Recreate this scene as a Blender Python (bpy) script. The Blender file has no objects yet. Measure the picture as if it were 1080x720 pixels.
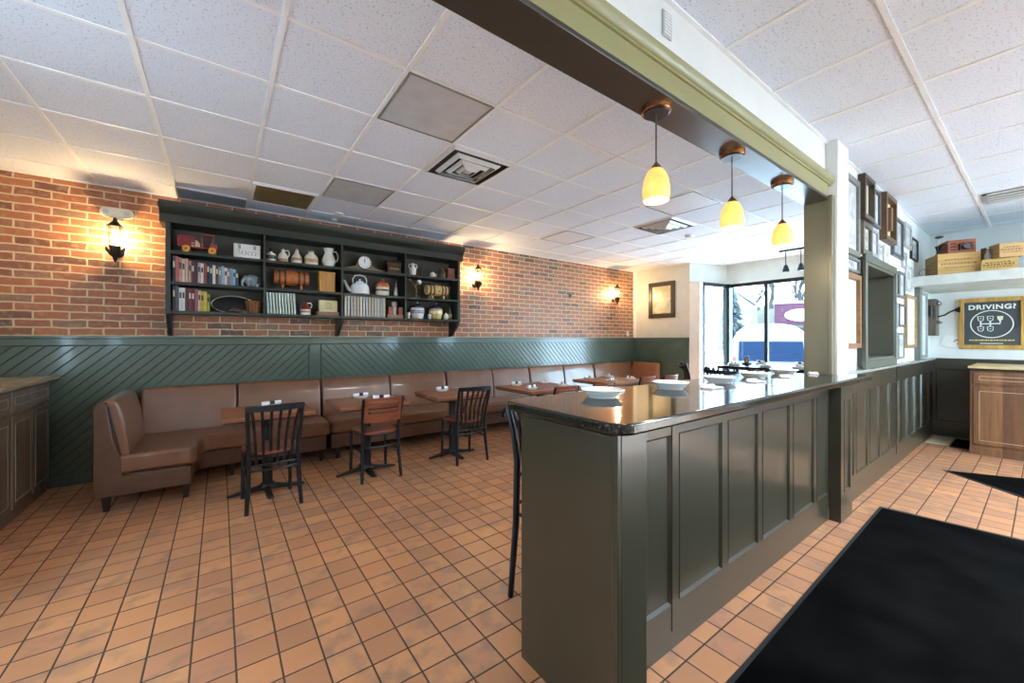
import bpy, bmesh, math, random
from mathutils import Vector, Matrix
from math import pi, sin, cos, radians as R
random.seed(7)
S = bpy.context.scene
COL = S.collection

# ---------------------------------------------------------------- camera, world, light, exposure
cam = bpy.data.cameras.new('camera'); co = bpy.data.objects.new('camera', cam); COL.objects.link(co)
cam.sensor_fit = 'HORIZONTAL'; cam.sensor_width = 36; cam.lens = 36 * 416.5 / 1080
cam.shift_y = -2.5 / 1080; cam.clip_start = .05; cam.clip_end = 300
co.location = (0, 0, 1.40); co.rotation_euler = (pi / 2, 0, .9338 - pi / 2)
S.camera = co
S.view_settings.view_transform = 'Standard'
try: S.view_settings.look = 'None'
except Exception: pass
S.view_settings.gamma = 1; S.view_settings.exposure = 1.02; S.view_settings.use_curve_mapping = False
S.cycles.max_bounces = 10; S.cycles.diffuse_bounces = 6; S.cycles.glossy_bounces = 4
S.cycles.transparent_max_bounces = 12; S.cycles.sample_clamp_indirect = 6
S.cycles.caustics_reflective = False; S.cycles.caustics_refractive = False
w = bpy.data.worlds.new('World'); S.world = w; w.use_nodes = True
bg = w.node_tree.nodes['Background']; bg.inputs[0].default_value = (.56, .79, 1.0, 1); bg.inputs[1].default_value = 10.5
# daylight comes from the sky through the street glazing and unseen openings put in for light
sun = bpy.data.lights.new('sun', 'SUN'); sun.energy = 9.0; sun.angle = R(1.5); sun.color = (1, .96, .88)
so = bpy.data.objects.new('sun', sun); COL.objects.link(so); so.rotation_euler = Vector((-.62, .60, -.50)).to_track_quat('-Z', 'Y').to_euler()
def point(name, loc, power, colr, rad=.03):
    l = bpy.data.lights.new(name, 'POINT'); l.energy = power; l.color = colr; l.shadow_soft_size = rad
    o = bpy.data.objects.new(name, l); COL.objects.link(o); o.location = loc; return o

# ---------------------------------------------------------------- helpers
def lin(c):
    return tuple(((v / 255 + .055) / 1.055) ** 2.4 if v > 10 else v / 255 / 12.92 for v in c) + (1,)
MATS = {}
class NT:
    def __init__(s, m): s.t = m.node_tree; s.n = s.t.nodes; s.l = s.t.links
    def add(s, kind, **kw):
        nd = s.n.new(kind)
        for k, v in kw.items():
            if k.startswith('i_'):
                key = k[2:]; key = int(key) if key.isdigit() else key
                nd.inputs[key].default_value = v
            else: setattr(nd, k, v)
        return nd
    def link(s, a, b): s.l.new(a, b)
    def math(s, op, a, b=None):
        nd = s.n.new('ShaderNodeMath'); nd.operation = op
        for i, v in enumerate((a, b)):
            if v is None: continue
            if isinstance(v, (int, float)): nd.inputs[i].default_value = v
            else: s.l.new(v, nd.inputs[i])
        return nd.outputs[0]
    def mix(s, fac, a, b, blend='MIX'):
        nd = s.n.new('ShaderNodeMix'); nd.data_type = 'RGBA'; nd.blend_type = blend
        for i, v in ((0, fac), (6, a), (7, b)):
            if isinstance(v, (int, float)): nd.inputs[i].default_value = v
            elif isinstance(v, tuple): nd.inputs[i].default_value = v
            else: s.l.new(v, nd.inputs[i])
        return nd.outputs[2]
    def ramp(s, fac, stops):
        nd = s.n.new('ShaderNodeValToRGB'); e = nd.color_ramp.elements
        while len(e) < len(stops): e.new(.5)
        for el, (p, c) in zip(e, stops): el.position = p; el.color = c
        s.l.new(fac, nd.inputs[0]); return nd.outputs[0]
def newmat(name):
    m = bpy.data.materials.new(name); m.use_nodes = True
    return m, NT(m), m.node_tree.nodes['Principled BSDF']
def mat(name, c, rough=.5, metal=0, var=.08, scale=6, bump=0, bscale=80, coat=0, emit=None, es=0, stretch=None, spec=None):
    """plain procedural material: base colour varied by object-space noise, optional fine bump"""
    if name in MATS: return MATS[name]
    m, n, p = newmat(name)
    c = lin(c); tc = n.add('ShaderNodeTexCoord')
    vec = tc.outputs['Object']
    if stretch:
        mp = n.add('ShaderNodeMapping'); mp.inputs['Scale'].default_value = stretch; n.link(vec, mp.inputs[0]); vec = mp.outputs[0]
    nz = n.add('ShaderNodeTexNoise', i_Scale=scale, i_Detail=5.0); n.link(vec, nz.inputs['Vector'])
    d = tuple(v * (1 - var * 2) for v in c[:3]) + (1,); b = tuple(min(1, v * (1 + var * 2)) for v in c[:3]) + (1,)
    n.link(n.ramp(nz.outputs[0], [(.3, d), (.7, b)]), p.inputs['Base Color'])
    p.inputs['Roughness'].default_value = rough; p.inputs['Metallic'].default_value = metal
    if spec is not None: p.inputs['Specular IOR Level'].default_value = spec
    if coat: p.inputs['Coat Weight'].default_value = coat; p.inputs['Coat Roughness'].default_value = .08
    if emit: p.inputs['Emission Color'].default_value = lin(emit); p.inputs['Emission Strength'].default_value = es
    if bump:
        n2 = n.add('ShaderNodeTexNoise', i_Scale=bscale, i_Detail=3.0); n.link(tc.outputs['Object'], n2.inputs['Vector'])
        bp = n.add('ShaderNodeBump', i_Strength=bump, i_Distance=.004); n.link(n2.outputs[0], bp.inputs['Height']); n.link(bp.outputs[0], p.inputs['Normal'])
    MATS[name] = m; return m

class MB:
    """collects shapes into one mesh"""
    def __init__(s): s.v = []; s.f = []
    def quadbox(s, pts):
        b = len(s.v); s.v += [tuple(p) for p in pts]
        for q in ((0, 3, 2, 1), (4, 5, 6, 7), (0, 1, 5, 4), (1, 2, 6, 5), (2, 3, 7, 6), (3, 0, 4, 7)): s.f.append([b + i for i in q])
        return s
    def box(s, a, b):
        x0, y0, z0 = (min(a[i], b[i]) for i in range(3)); x1, y1, z1 = (max(a[i], b[i]) for i in range(3))
        return s.quadbox([(x0, y0, z0), (x1, y0, z0), (x1, y1, z0), (x0, y1, z0), (x0, y0, z1), (x1, y0, z1), (x1, y1, z1), (x0, y1, z1)])
    def frust(s, c0, s0, c1, s1):
        """tapered box between two horizontal rectangles: centre, (sx,sy)"""
        P = []
        for c, q in ((c0, s0), (c1, s1)):
            for dx, dy in ((-1, -1), (1, -1), (1, 1), (-1, 1)): P.append((c[0] + dx * q[0] / 2, c[1] + dy * q[1] / 2, c[2]))
        return s.quadbox(P)
    def prism(s, poly, e):
        """extrude a 3-D polygon by vector e"""
        b = len(s.v); n = len(poly); e = Vector(e)
        s.v += [tuple(Vector(p)) for p in poly] + [tuple(Vector(p) + e) for p in poly]
        s.f.append([b + i for i in range(n)][::-1]); s.f.append([b + n + i for i in range(n)])
        for i in range(n): j = (i + 1) % n; s.f.append([b + i, b + j, b + n + j, b + n + i])
        return s
    def lathe(s, prof, c=(0, 0, 0), seg=20, axis='z'):
        b = len(s.v); n = len(prof)
        for k in range(seg):
            a = 2 * pi * k / seg
            for r, h in prof:
                r = max(r, .0004)
                q = (r * cos(a), r * sin(a), h)
                if axis == 'x': q = (h, r * cos(a), r * sin(a))
                if axis == 'y': q = (r * cos(a), h, r * sin(a))
                s.v.append((c[0] + q[0], c[1] + q[1], c[2] + q[2]))
        for k in range(seg):
            k2 = (k + 1) % seg
            for i in range(n - 1): s.f.append([b + k * n + i, b + k2 * n + i, b + k2 * n + i + 1, b + k * n + i + 1])
        s.f.append([b + k * n for k in range(seg)][::-1]); s.f.append([b + k * n + n - 1 for k in range(seg)])
        return s
    def tube(s, pts, r, seg=8, closed=False, flat=None):
        """round (or flat=(w,t)) tube along points; r may be a list"""
        pts = [Vector(p) for p in pts]; n = len(pts); b = len(s.v)
        up = None
        for i, p in enumerate(pts):
            if closed: t = pts[(i + 1) % n] - pts[i - 1]
            else: t = pts[min(i + 1, n - 1)] - pts[max(i - 1, 0)]
            t.normalize()
            if up is None: up = t.orthogonal().normalized() if abs(t.z) > .9 else Vector((0, 0, 1))
            if flat and abs(t.z) > .9 and i == 0: up = Vector((0, 1, 0))
            u = (up - t * up.dot(t)).normalized(); v = t.cross(u); up = u
            rr = r[i] if isinstance(r, (list, tuple)) else r
            for k in range(seg):
                a = 2 * pi * k / seg + (pi / 4 if seg == 4 else 0)
                if flat: s.v.append(tuple(p + u * (flat[1] * (1 if cos(a) > 0 else -1) / 2) + v * (flat[0] * (1 if sin(a) > 0 else -1) / 2)))
                else: s.v.append(tuple(p + u * rr * cos(a) + v * rr * sin(a)))
        m = n if closed else n - 1
        for i in range(m):
            i2 = (i + 1) % n
            for k in range(seg):
                k2 = (k + 1) % seg; s.f.append([b + i * seg + k, b + i * seg + k2, b + i2 * seg + k2, b + i2 * seg + k])
        if not closed:
            s.f.append([b + k for k in range(seg)][::-1]); s.f.append([b + (n - 1) * seg + k for k in range(seg)])
        return s
    def ball(s, c, r, sc=(1, 1, 1), seg=14, rings=9):
        prof = [(r * sin(pi * i / rings), -r * cos(pi * i / rings)) for i in range(rings + 1)]
        b = len(s.v); s.lathe(prof, (0, 0, 0), seg)
        for i in range(b, len(s.v)):
            x, y, z = s.v[i]; s.v[i] = (c[0] + x * sc[0], c[1] + y * sc[1], c[2] + z * sc[2])
        return s
    def xf(s, M, frm=0):
        for i in range(frm, len(s.v)): s.v[i] = tuple(M @ Vector(s.v[i]))
        return s

def build(mb, name, material, parent=None, bevel=0, seg=2, loc=None, rz=0, sharp=40):
    me = bpy.data.meshes.new(name); me.from_pydata(mb.v, [], mb.f)
    bm = bmesh.new(); bm.from_mesh(me); bmesh.ops.recalc_face_normals(bm, faces=bm.faces); bm.to_mesh(me); bm.free()
    me.shade_smooth(); me.set_sharp_from_angle(angle=R(sharp))
    me.materials.append(material)
    o = bpy.data.objects.new(name, me); COL.objects.link(o)
    if parent: o.parent = parent
    if loc: o.location = loc
    if rz: o.rotation_euler = (0, 0, rz)
    if bevel:
        b = o.modifiers.new('bevel', 'BEVEL'); b.width = bevel; b.segments = seg; b.limit_method = 'ANGLE'; b.angle_limit = R(35)
        b.harden_normals = False
    return o
def tag(o, label=None, cat=None, group=None, kind=None):
    if label: o['label'] = label
    if cat: o['category'] = cat
    if group: o['group'] = group
    if kind: o['kind'] = kind
    return o
def thing(name, label, cat, loc=(0, 0, 0), rz=0, group=None):
    o = bpy.data.objects.new(name, None); COL.objects.link(o); o.location = loc; o.rotation_euler = (0, 0, rz)
    o.empty_display_size = .1
    return tag(o, label, cat, group)
def struct(mb, name, m, parent=None, bevel=0, **k):
    o = build(mb, name, m, parent, bevel, **k)
    if not parent: o['kind'] = 'structure'
    return o
def solo(mb, name, m, label, cat, group=None, loc=(0, 0, 0), rz=0, bevel=0, seg=2):
    return tag(build(mb, name, m, None, bevel, seg, loc, rz), label, cat, group)
def dup(src, loc, rz, label, group=None):
    r = src.copy(); COL.objects.link(r); r.location = loc; r.rotation_euler = (0, 0, rz); tag(r, label, None, group)
    for ch in src.children:
        c = ch.copy(); COL.objects.link(c); c.parent = r
        for g in ch.children:
            d = g.copy(); COL.objects.link(d); d.parent = c
    return r
B = lambda *a: MB().box(*a)
def clip_poly(poly, x0, x1, z0, z1):
    def cl(P, f, isect):
        out = []
        for i in range(len(P)):
            a, b = P[i - 1], P[i]
            fa, fb = f(a), f(b)
            if fa != fb: out.append(isect(a, b))
            if fb: out.append(b)
        return out
    def ix(x): return lambda a, b: (x, a[1] + (b[1] - a[1]) * (x - a[0]) / (b[0] - a[0]))
    def iz(z): return lambda a, b: (a[0] + (b[0] - a[0]) * (z - a[1]) / (b[1] - a[1]), z)
    for f, g in ((lambda p: p[0] >= x0, ix(x0)), (lambda p: p[0] <= x1, ix(x1)), (lambda p: p[1] >= z0, iz(z0)), (lambda p: p[1] <= z1, iz(z1))):
        if not poly: return []
        poly = cl(poly, f, g)
    return poly

# ---------------------------------------------------------------- surface materials
def floor_mat():
    m, n, p = newmat('quarry_tile')
    s = .1575
    g = n.add('ShaderNodeNewGeometry'); sx = n.add('ShaderNodeSeparateXYZ'); n.link(g.outputs['Position'], sx.inputs[0])
    u = n.math('DIVIDE', n.math('ADD', sx.outputs[0], 10 * s + .574), s); v = n.math('DIVIDE', n.math('ADD', sx.outputs[1], 30 * s - 1.562), s)
    fu, fv = n.math('FRACT', u), n.math('FRACT', v)
    def edge(f): return n.math('MINIMUM', f, n.math('SUBTRACT', 1.0, f))
    e = n.math('MINIMUM', edge(fu), edge(fv))
    gr = n.math('LESS_THAN', e, .024)
    cid = n.add('ShaderNodeCombineXYZ'); n.link(n.math('FLOOR', u), cid.inputs[0]); n.link(n.math('FLOOR', v), cid.inputs[1])
    wn = n.add('ShaderNodeTexWhiteNoise', noise_dimensions='3D'); n.link(cid.outputs[0], wn.inputs['Vector'])
    base = n.ramp(wn.outputs['Value'], [(0, lin((188, 132, 96))), (.35, lin((210, 146, 102))), (.7, lin((222, 158, 110))), (1, lin((200, 138, 104)))])
    nz = n.add('ShaderNodeTexNoise', i_Scale=1.1, i_Detail=6.0); n.link(g.outputs['Position'], nz.inputs['Vector'])
    nz2 = n.add('ShaderNodeTexNoise', i_Scale=9.0, i_Detail=4.0); n.link(g.outputs['Position'], nz2.inputs['Vector'])
    # flashed grey smudges baked into some of the tiles
    sm = n.math('MULTIPLY', n.ramp(nz2.outputs[0], [(.46, (0, 0, 0, 1)), (.66, (1, 1, 1, 1))]), n.math('GREATER_THAN', wn.outputs['Value'], .55))
    base = n.mix(n.math('MULTIPLY', sm, .55), base, lin((140, 116, 102)))
    base = n.mix(n.math('MULTIPLY', n.ramp(nz.outputs[0], [(.42, (0, 0, 0, 1)), (.66, (1, 1, 1, 1))]), .4), base, lin((150, 118, 98)))
    n.link(n.mix(gr, base, lin((78, 62, 50))), p.inputs['Base Color'])
    rr = n.math('ADD', n.math('MULTIPLY', nz2.outputs[0], .22), .25)
    n.link(n.math('ADD', rr, n.math('MULTIPLY', gr, .4)), p.inputs['Roughness'])
    h = n.ramp(e, [(.0, (0, 0, 0, 1)), (.045, (1, 1, 1, 1))])
    hh = n.math('ADD', h, n.math('MULTIPLY', nz2.outputs[0], .25))
    bp = n.add('ShaderNodeBump', i_Strength=.5, i_Distance=.004); n.link(hh, bp.inputs['Height']); n.link(bp.outputs[0], p.inputs['Normal'])
    return m
def brick_mat():
    m, n, p = newmat('old_brick')
    g = n.add('ShaderNodeNewGeometry'); sx = n.add('ShaderNodeSeparateXYZ'); n.link(g.outputs['Position'], sx.inputs[0])
    nzw = n.add('ShaderNodeTexNoise', i_Scale=9.0, i_Detail=3.0); n.link(g.outputs['Position'], nzw.inputs['Vector'])
    wob = n.math('MULTIPLY', n.math('SUBTRACT', nzw.outputs[0], .5), .022)
    cv = n.add('ShaderNodeCombineXYZ'); n.link(n.math('ADD', sx.outputs[0], wob), cv.inputs[0]); n.link(n.math('ADD', sx.outputs[2], wob), cv.inputs[1])
    def br(c1, c2, mo, msize, smooth):
        b = n.add('ShaderNodeTexBrick', offset=.5, offset_frequency=2, squash=1.0)
        b.inputs['Color1'].default_value = c1; b.inputs['Color2'].default_value = c2; b.inputs['Mortar'].default_value = mo
        b.inputs['Scale'].default_value = 1; b.inputs['Mortar Size'].default_value = msize; b.inputs['Mortar Smooth'].default_value = smooth
        b.inputs['Brick Width'].default_value = .232; b.inputs['Row Height'].default_value = .0755; b.inputs['Bias'].default_value = 0
        n.link(cv.outputs[0], b.inputs['Vector']); return b
    a = br((0, 0, 0, 1), (1, 1, 1, 1), (.5, .5, .5, 1), .0075, .15)
    nz = n.add('ShaderNodeTexNoise', i_Scale=22.0, i_Detail=6.0); n.link(g.outputs['Position'], nz.inputs['Vector'])
    col = n.ramp(a.outputs['Color'], [(0, lin((96, 68, 58))), (.22, lin((150, 92, 66))), (.5, lin((174, 108, 72))), (.75, lin((158, 94, 70))), (1, lin((138, 106, 88)))])
    col = n.mix(n.math('MULTIPLY', n.ramp(nz.outputs[0], [(.5, (0, 0, 0, 1)), (.75, (1, 1, 1, 1))]), .45), col, lin((190, 158, 130)))
    n.link(n.mix(a.outputs['Fac'], col, lin((206, 186, 146))), p.inputs['Base Color'])
    p.inputs['Roughness'].default_value = .5
    h = n.math('ADD', n.math('MULTIPLY', n.math('SUBTRACT', 1.0, a.outputs['Fac']), 1.0), n.math('MULTIPLY', nz.outputs[0], .35))
    bp = n.add('ShaderNodeBump', i_Strength=.8, i_Distance=.008); n.link(h, bp.inputs['Height']); n.link(bp.outputs[0], p.inputs['Normal'])
    return m
def tile_mat():
    m, n, p = newmat('acoustic_tile')
    g = n.add('ShaderNodeNewGeometry')
    nz = n.add('ShaderNodeTexNoise', i_Scale=85.0, i_Detail=2.0); n.link(g.outputs['Position'], nz.inputs['Vector'])
    n2 = n.add('ShaderNodeTexNoise', i_Scale=1.2, i_Detail=2.0); n.link(g.outputs['Position'], n2.inputs['Vector'])
    hole = n.ramp(nz.outputs[0], [(.60, (0, 0, 0, 1)), (.68, (1, 1, 1, 1))])
    base = n.mix(n2.outputs[0], lin((222, 228, 238)), lin((231, 236, 243)))
    n.link(n.mix(n.math('MULTIPLY', hole, .5), base, lin((120, 120, 126))), p.inputs['Base Color'])
    p.inputs['Roughness'].default_value = .9
    bp = n.add('ShaderNodeBump', i_Strength=.45, i_Distance=.004, invert=True); n.link(hole, bp.inputs['Height']); n.link(bp.outputs[0], p.inputs['Normal'])
    return m
def wood_mat(name, c1, c2, rough=.4, axis='x', scale=1.0, bands=9):
    m, n, p = newmat(name)
    tc = n.add('ShaderNodeTexCoord'); mp = n.add('ShaderNodeMapping')
    sc = {'x': (.08, 1, 1), 'y': (1, .08, 1), 'z': (1, 1, .08)}[axis]
    mp.inputs['Scale'].default_value = tuple(v * scale for v in sc); n.link(tc.outputs['Object'], mp.inputs[0])
    nz = n.add('ShaderNodeTexNoise', i_Scale=bands * 2.0, i_Detail=8.0, i_Distortion=.6); n.link(mp.outputs[0], nz.inputs['Vector'])
    n.link(n.ramp(nz.outputs[0], [(.3, lin(c1)), (.7, lin(c2))]), p.inputs['Base Color'])
    p.inputs['Roughness'].default_value = rough
    bp = n.add('ShaderNodeBump', i_Strength=.12, i_Distance=.002); n.link(nz.outputs[0], bp.inputs['Height']); n.link(bp.outputs[0], p.inputs['Normal'])
    return m
def plank_mat(name, cols, width, rough, axis):
    """boards of mixed tone side by side (pattern of the laminate), in object space"""
    m, n, p = newmat(name)
    tc = n.add('ShaderNodeTexCoord'); sx = n.add('ShaderNodeSeparateXYZ'); n.link(tc.outputs['Object'], sx.inputs[0])
    u = n.math('FLOOR', n.math('DIVIDE', sx.outputs['xyz'.index(axis)], width))
    wn = n.add('ShaderNodeTexWhiteNoise', noise_dimensions='1D'); n.link(u, wn.inputs['W'])
    mp = n.add('ShaderNodeMapping'); mp.inputs['Scale'].default_value = (1, 1, .07); n.link(tc.outputs['Object'], mp.inputs[0])
    nz = n.add('ShaderNodeTexNoise', i_Scale=26.0, i_Detail=8.0, i_Distortion=.8); n.link(mp.outputs[0], nz.inputs['Vector'])
    base = n.ramp(wn.outputs['Value'], [(i / (len(cols) - 1), lin(c)) for i, c in enumerate(cols)])
    n.link(n.mix(n.math('MULTIPLY', n.ramp(nz.outputs[0], [(.4, (0, 0, 0, 1)), (.7, (1, 1, 1, 1))]), .5), base, lin((66, 46, 34))), p.inputs['Base Color'])
    p.inputs['Roughness'].default_value = rough
    return m
def granite_mat():
    m, n, p = newmat('black_granite')
    tc = n.add('ShaderNodeTexCoord')
    v = n.add('ShaderNodeTexVoronoi', i_Scale=160.0); n.link(tc.outputs['Object'], v.inputs['Vector'])
    nz = n.add('ShaderNodeTexNoise', i_Scale=170.0, i_Detail=4.0); n.link(tc.outputs['Object'], nz.inputs['Vector'])
    base = n.ramp(nz.outputs[0], [(.4, lin((22, 23, 20))), (.6, lin((36, 38, 32))), (.75, lin((74, 73, 62)))])
    n.link(n.mix(n.math('MULTIPLY', n.math('LESS_THAN', v.outputs['Distance'], .14), .3), base, lin((140, 138, 118))), p.inputs['Base Color'])
    p.inputs['Roughness'].default_value = .09; p.inputs['Specular IOR Level'].default_value = .5
    return m
def glass_mat(name, tint=(.93, .97, .97, 1), refl=.06):
    m = bpy.data.materials.new(name); m.use_nodes = True; n = NT(m); n.n.clear()
    o = n.add('ShaderNodeOutputMaterial'); t = n.add('ShaderNodeBsdfTransparent'); t.inputs[0].default_value = tint
    g = n.add('ShaderNodeBsdfGlossy'); g.inputs['Roughness'].default_value = .02
    fr = n.add('ShaderNodeFresnel'); ge = n.add('ShaderNodeNewGeometry'); n.link(n.math('ADD', 1.45, n.math('MULTIPLY', ge.outputs['Backfacing'], 1 / 1.45 - 1.45)), fr.inputs['IOR']); mx = n.add('ShaderNodeMixShader')
    n.link(n.math('MULTIPLY', fr.outputs[0], .9), mx.inputs[0]); n.link(t.outputs[0], mx.inputs[1]); n.link(g.outputs[0], mx.inputs[2]); n.link(mx.outputs[0], o.inputs[0])
    return m
def print_mat(name, c1, c2, scale, lo=.42, hi=.6):
    """an indistinct printed or drawn picture"""
    if name in MATS: return MATS[name]
    m, n, p = newmat(name); tc = n.add('ShaderNodeTexCoord')
    nz = n.add('ShaderNodeTexNoise', i_Scale=scale, i_Detail=4.0, i_Distortion=.5); n.link(tc.outputs['Object'], nz.inputs['Vector'])
    n.link(n.ramp(nz.outputs[0], [(lo, lin(c1)), (hi, lin(c2))]), p.inputs['Base Color']); p.inputs['Roughness'].default_value = .3
    MATS[name] = m; return m

FLOOR, BRICK, TILE, GRAN, GLASS = floor_mat(), brick_mat(), tile_mat(), granite_mat(), glass_mat('window_glass')
WHITE = mat('white_wall_paint', (226, 227, 222), .6, var=.015, bump=.05)
CREAM = mat('stone_wall_paint', (206, 204, 194), .6, var=.02, bump=.05)
BARP = mat('olive_grey_paint', (56, 53, 40), .3, var=.04, scale=3, coat=.3)
KHAKI = mat('khaki_paint', (148, 143, 96), .35, var=.03, scale=3)
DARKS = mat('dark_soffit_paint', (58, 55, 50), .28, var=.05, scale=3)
GREEN = mat('slate_green_paint', (76, 92, 80), .26, var=.05, scale=3, coat=.4)
GREEND = mat('dark_green_groove', (22, 30, 27), .5)
GREYG = mat('grey_green_paint', (84, 88, 76), .35, var=.04, scale=3)
SHELFP = mat('shelf_green_black', (40, 46, 40), .4, var=.06, scale=4)
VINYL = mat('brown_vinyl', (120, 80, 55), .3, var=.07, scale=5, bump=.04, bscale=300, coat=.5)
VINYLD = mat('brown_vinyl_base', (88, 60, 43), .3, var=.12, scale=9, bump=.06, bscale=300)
BLACKM = mat('black_metal', (30, 33, 38), .33, .5, var=.06)
BLACKP = mat('black_plastic', (24, 24, 25), .4)
IRON = mat('cast_iron', (34, 34, 36), .4, .4, bump=.1)
TOPW = wood_mat('table_wood', (128, 76, 52), (166, 106, 74), .36, 'x', 1.5)
SEATW = wood_mat('chair_wood', (112, 56, 38), (150, 82, 56), .3, 'x', 2)
CHINA = mat('white_china', (236, 236, 230), .18, var=.02)
LINEN = mat('white_linen', (238, 240, 244), .8, var=.02, bump=.1, bscale=200)
STEEL = mat('steel', (180, 180, 180), .25, 1)
BRASS = mat('aged_brass', (150, 116, 66), .35, .9)
WTRIM = mat('white_trim', (232, 232, 228), .4, var=.02)
BLACKF = mat('black_window_frame', (26, 27, 28), .35, .3)
GRID = mat('white_ceiling_grid', (236, 236, 234), .5, var=.02)
MATT = mat('black_mat_pile', (13, 12.5, 12, )[:3], .95, var=.4, scale=3, bump=.6, bscale=400, spec=.03)
RUBB = mat('black_rubber', (38, 38, 38), .6)
HC = 2.93

# ---------------------------------------------------------------- the room shell
struct(B((-1.95, -3.6, -.12), (8.75, 5.8, 0)), 'floor', FLOOR)
ceil = struct(B((-1.95, -3.6, HC), (8.9, 5.8, HC + .15)), 'ceiling', TILE)
g = MB(); X0, Y0, T = -.972, 2.7525, .6096
for i in range(-1, 17):
    x = X0 + T * i
    if x < 8.5: g.box((x - .012, 1.14, HC - .007), (x + .012, 5.58, HC + .002))
for j in range(-2, 5):
    y = Y0 + T * j; g.box((-1.9, y - .012, HC - .006), (8.5, y + .012, HC + .002))
g.box((-1.9, 5.555, HC - .012), (8.0, 5.58, HC + .002))
for i in range(-7, 10):
    x = 2.75 + T * i; g.box((x - .012, -3.5, HC - .007), (x + .012, 1.02, HC + .002))
for j in range(-6, 1):
    y = .447 + T * j; g.box((-1.9, y - .013, HC - .008), (8.47, y + .013, HC + .002))
g.box((-1.9, 1.0, HC - .01), (8.47, 1.02, HC + .002))
struct(g, 'ceiling_grid', GRID, ceil)
struct(B((-1.95, 5.58, 0), (7.58, 5.8, HC)), 'wall_back', BRICK)
struct(MB().box((-1.95, 0, 0), (-1.9, 5.58, .75)).box((-1.95, 0, 2.7), (-1.9, 5.58, HC)).box((-1.95, 0, .75), (-1.9, 1.5, 2.7)).box((-1.95, 2.3, .75), (-1.9, 5.58, 2.7)), 'wall_left', CREAM)  # opening in this unseen wall is put in to light the dining ceiling
# unseen window put in behind the camera to light the room; sill, header, piers
m_ = MB(); m_.box((-1.95, -3.6, 0), (-1.5, -3.45, HC)).box((-1.5, -3.6, 0), (4.9, -3.45, HC)).box((7.9, -3.6, 0), (8.75, -3.45, HC)).box((4.9, -3.6, 2.3), (7.9, -3.45, HC)).box((4.9, -3.6, 0), (7.9, -3.45, .10))
struct(m_, 'wall_front', WHITE)
m_ = MB()
for x in (4.9, 5.88, 6.86, 7.84): m_.box((x, -3.55, .1), (x + .06, -3.5, 2.3))
m_.box((4.9, -3.55, 2.24), (7.9, -3.5, 2.3)).box((4.9, -3.55, .1), (7.9, -3.5, .17))
wd = build(m_, 'unseen_window', BLACKF); wd['kind'] = 'structure'; build(B((4.93, -3.53, .13), (7.87, -3.524, 2.27)), 'pane', GLASS, wd)
m_ = MB(); m_.box((-1.95, -3.45, 0), (-1.9, 0, 1.2)).box((-1.95, -3.45, 2.4), (-1.9, 0, HC)).box((-1.95, -3.45, 1.2), (-1.9, -2.1, 2.4)).box((-1.95, -1.0, 1.2), (-1.9, 0, 2.4))  # unseen opening put in here to let more daylight into the room
struct(m_, 'wall_near_left', WHITE)
# dividing wall: header over the bar, then the solid right wall with the hatch hole (X 4.70..5.79, Z 1.19..2.10)
m_ = MB(); m_.box((-1.9, 1.02, 2.485), (3.80, 1.135, HC))
struct(m_, 'wall_header', WHITE)
m_ = MB(); m_.box((3.80, 1.02, 0), (4.68, 1.135, HC)).box((5.85, 1.02, 0), (8.47, 1.135, HC)).box((4.68, 1.02, 0), (5.85, 1.135, 1.16)).box((4.68, 1.02, 2.14), (5.85, 1.135, HC))
struct(m_, 'wall_right', WHITE)
struct(B((8.47, -3.45, 0), (8.62, 1.135, HC)), 'wall_end', WHITE)
struct(B((7.58, 4.25, 0), (7.72, 5.58, HC)), 'wall_picture', CREAM)
# pier at the bar's end, jamb casing
struct(B((3.80, .945, 0), (4.07, 1.02, HC)), 'pillar', WHITE, bevel=.004)
# khaki fascia and crown on the header, dark soffit board, jamb board
m_ = MB(); m_.box((-1.9, .992, 2.488), (3.745, 1.02, 2.60))
struct(m_, 'trim_1', KHAKI)
m_ = MB()
prof = [(.992, 2.585), (.984, 2.588), (.984, 2.60), (.977, 2.603), (.965, 2.625), (.962, 2.645), (.968, 2.652), (1.02, 2.652), (1.02, 2.585)]
m_.prism([(-1.9, y, z) for y, z in prof], (5.70, 0, 0)); struct(m_, 'trim_2', KHAKI)
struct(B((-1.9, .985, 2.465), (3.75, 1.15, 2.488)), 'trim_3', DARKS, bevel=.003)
m_ = MB(); m_.box((3.75, .985, 1.126), (3.80, 1.15, 2.488)).box((3.735, .965, 1.126), (3.80, .99, 2.5))
struct(m_, 'trim_4', mat('khaki_jamb', (106, 102, 76), .35, var=.03), bevel=.003)
# tongue-and-groove diagonal panelling under the brick
def boards(x0, x1, z0, z1, y, th, dirn, pitch=.0985):
    mb = MB(); hgt = z1 - z0; x = x0 - hgt - pitch
    while x < x1 + hgt + pitch:
        gp = .007
        if dirn > 0: poly = [(x + gp, z0), (x + pitch, z0), (x + pitch + hgt, z1), (x + gp + hgt, z1)]
        else: poly = [(x + gp, z0), (x + pitch, z0), (x + pitch - hgt, z1), (x + gp - hgt, z1)]
        poly = clip_poly(poly, x0, x1, z0, z1)
        if len(poly) >= 3: mb.prism([(p[0], y, p[1]) for p in poly], (0, th, 0))
        x += pitch
    return mb
struct(B((-1.9, 5.565, 0), (7.58, 5.58, 1.40)), 'trim_5', GREEND)
struct(boards(-1.9, .90, .12, 1.335, 5.55, .016, 1), 'trim_6', GREEN, bevel=.003)
struct(boards(1.05, 7.56, .12, 1.335, 5.55, .016, -1), 'trim_7', GREEN, bevel=.003)
m_ = MB(); m_.box((.91, 5.545, .12), (1.04, 5.566, 1.335)).box((-1.9, 5.545, 1.34), (7.58, 5.58, 1.405)).box((-1.9, 5.525, 1.405), (7.58, 5.58, 1.43)).box((-1.9, 5.54, 0), (7.58, 5.566, .12))
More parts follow.
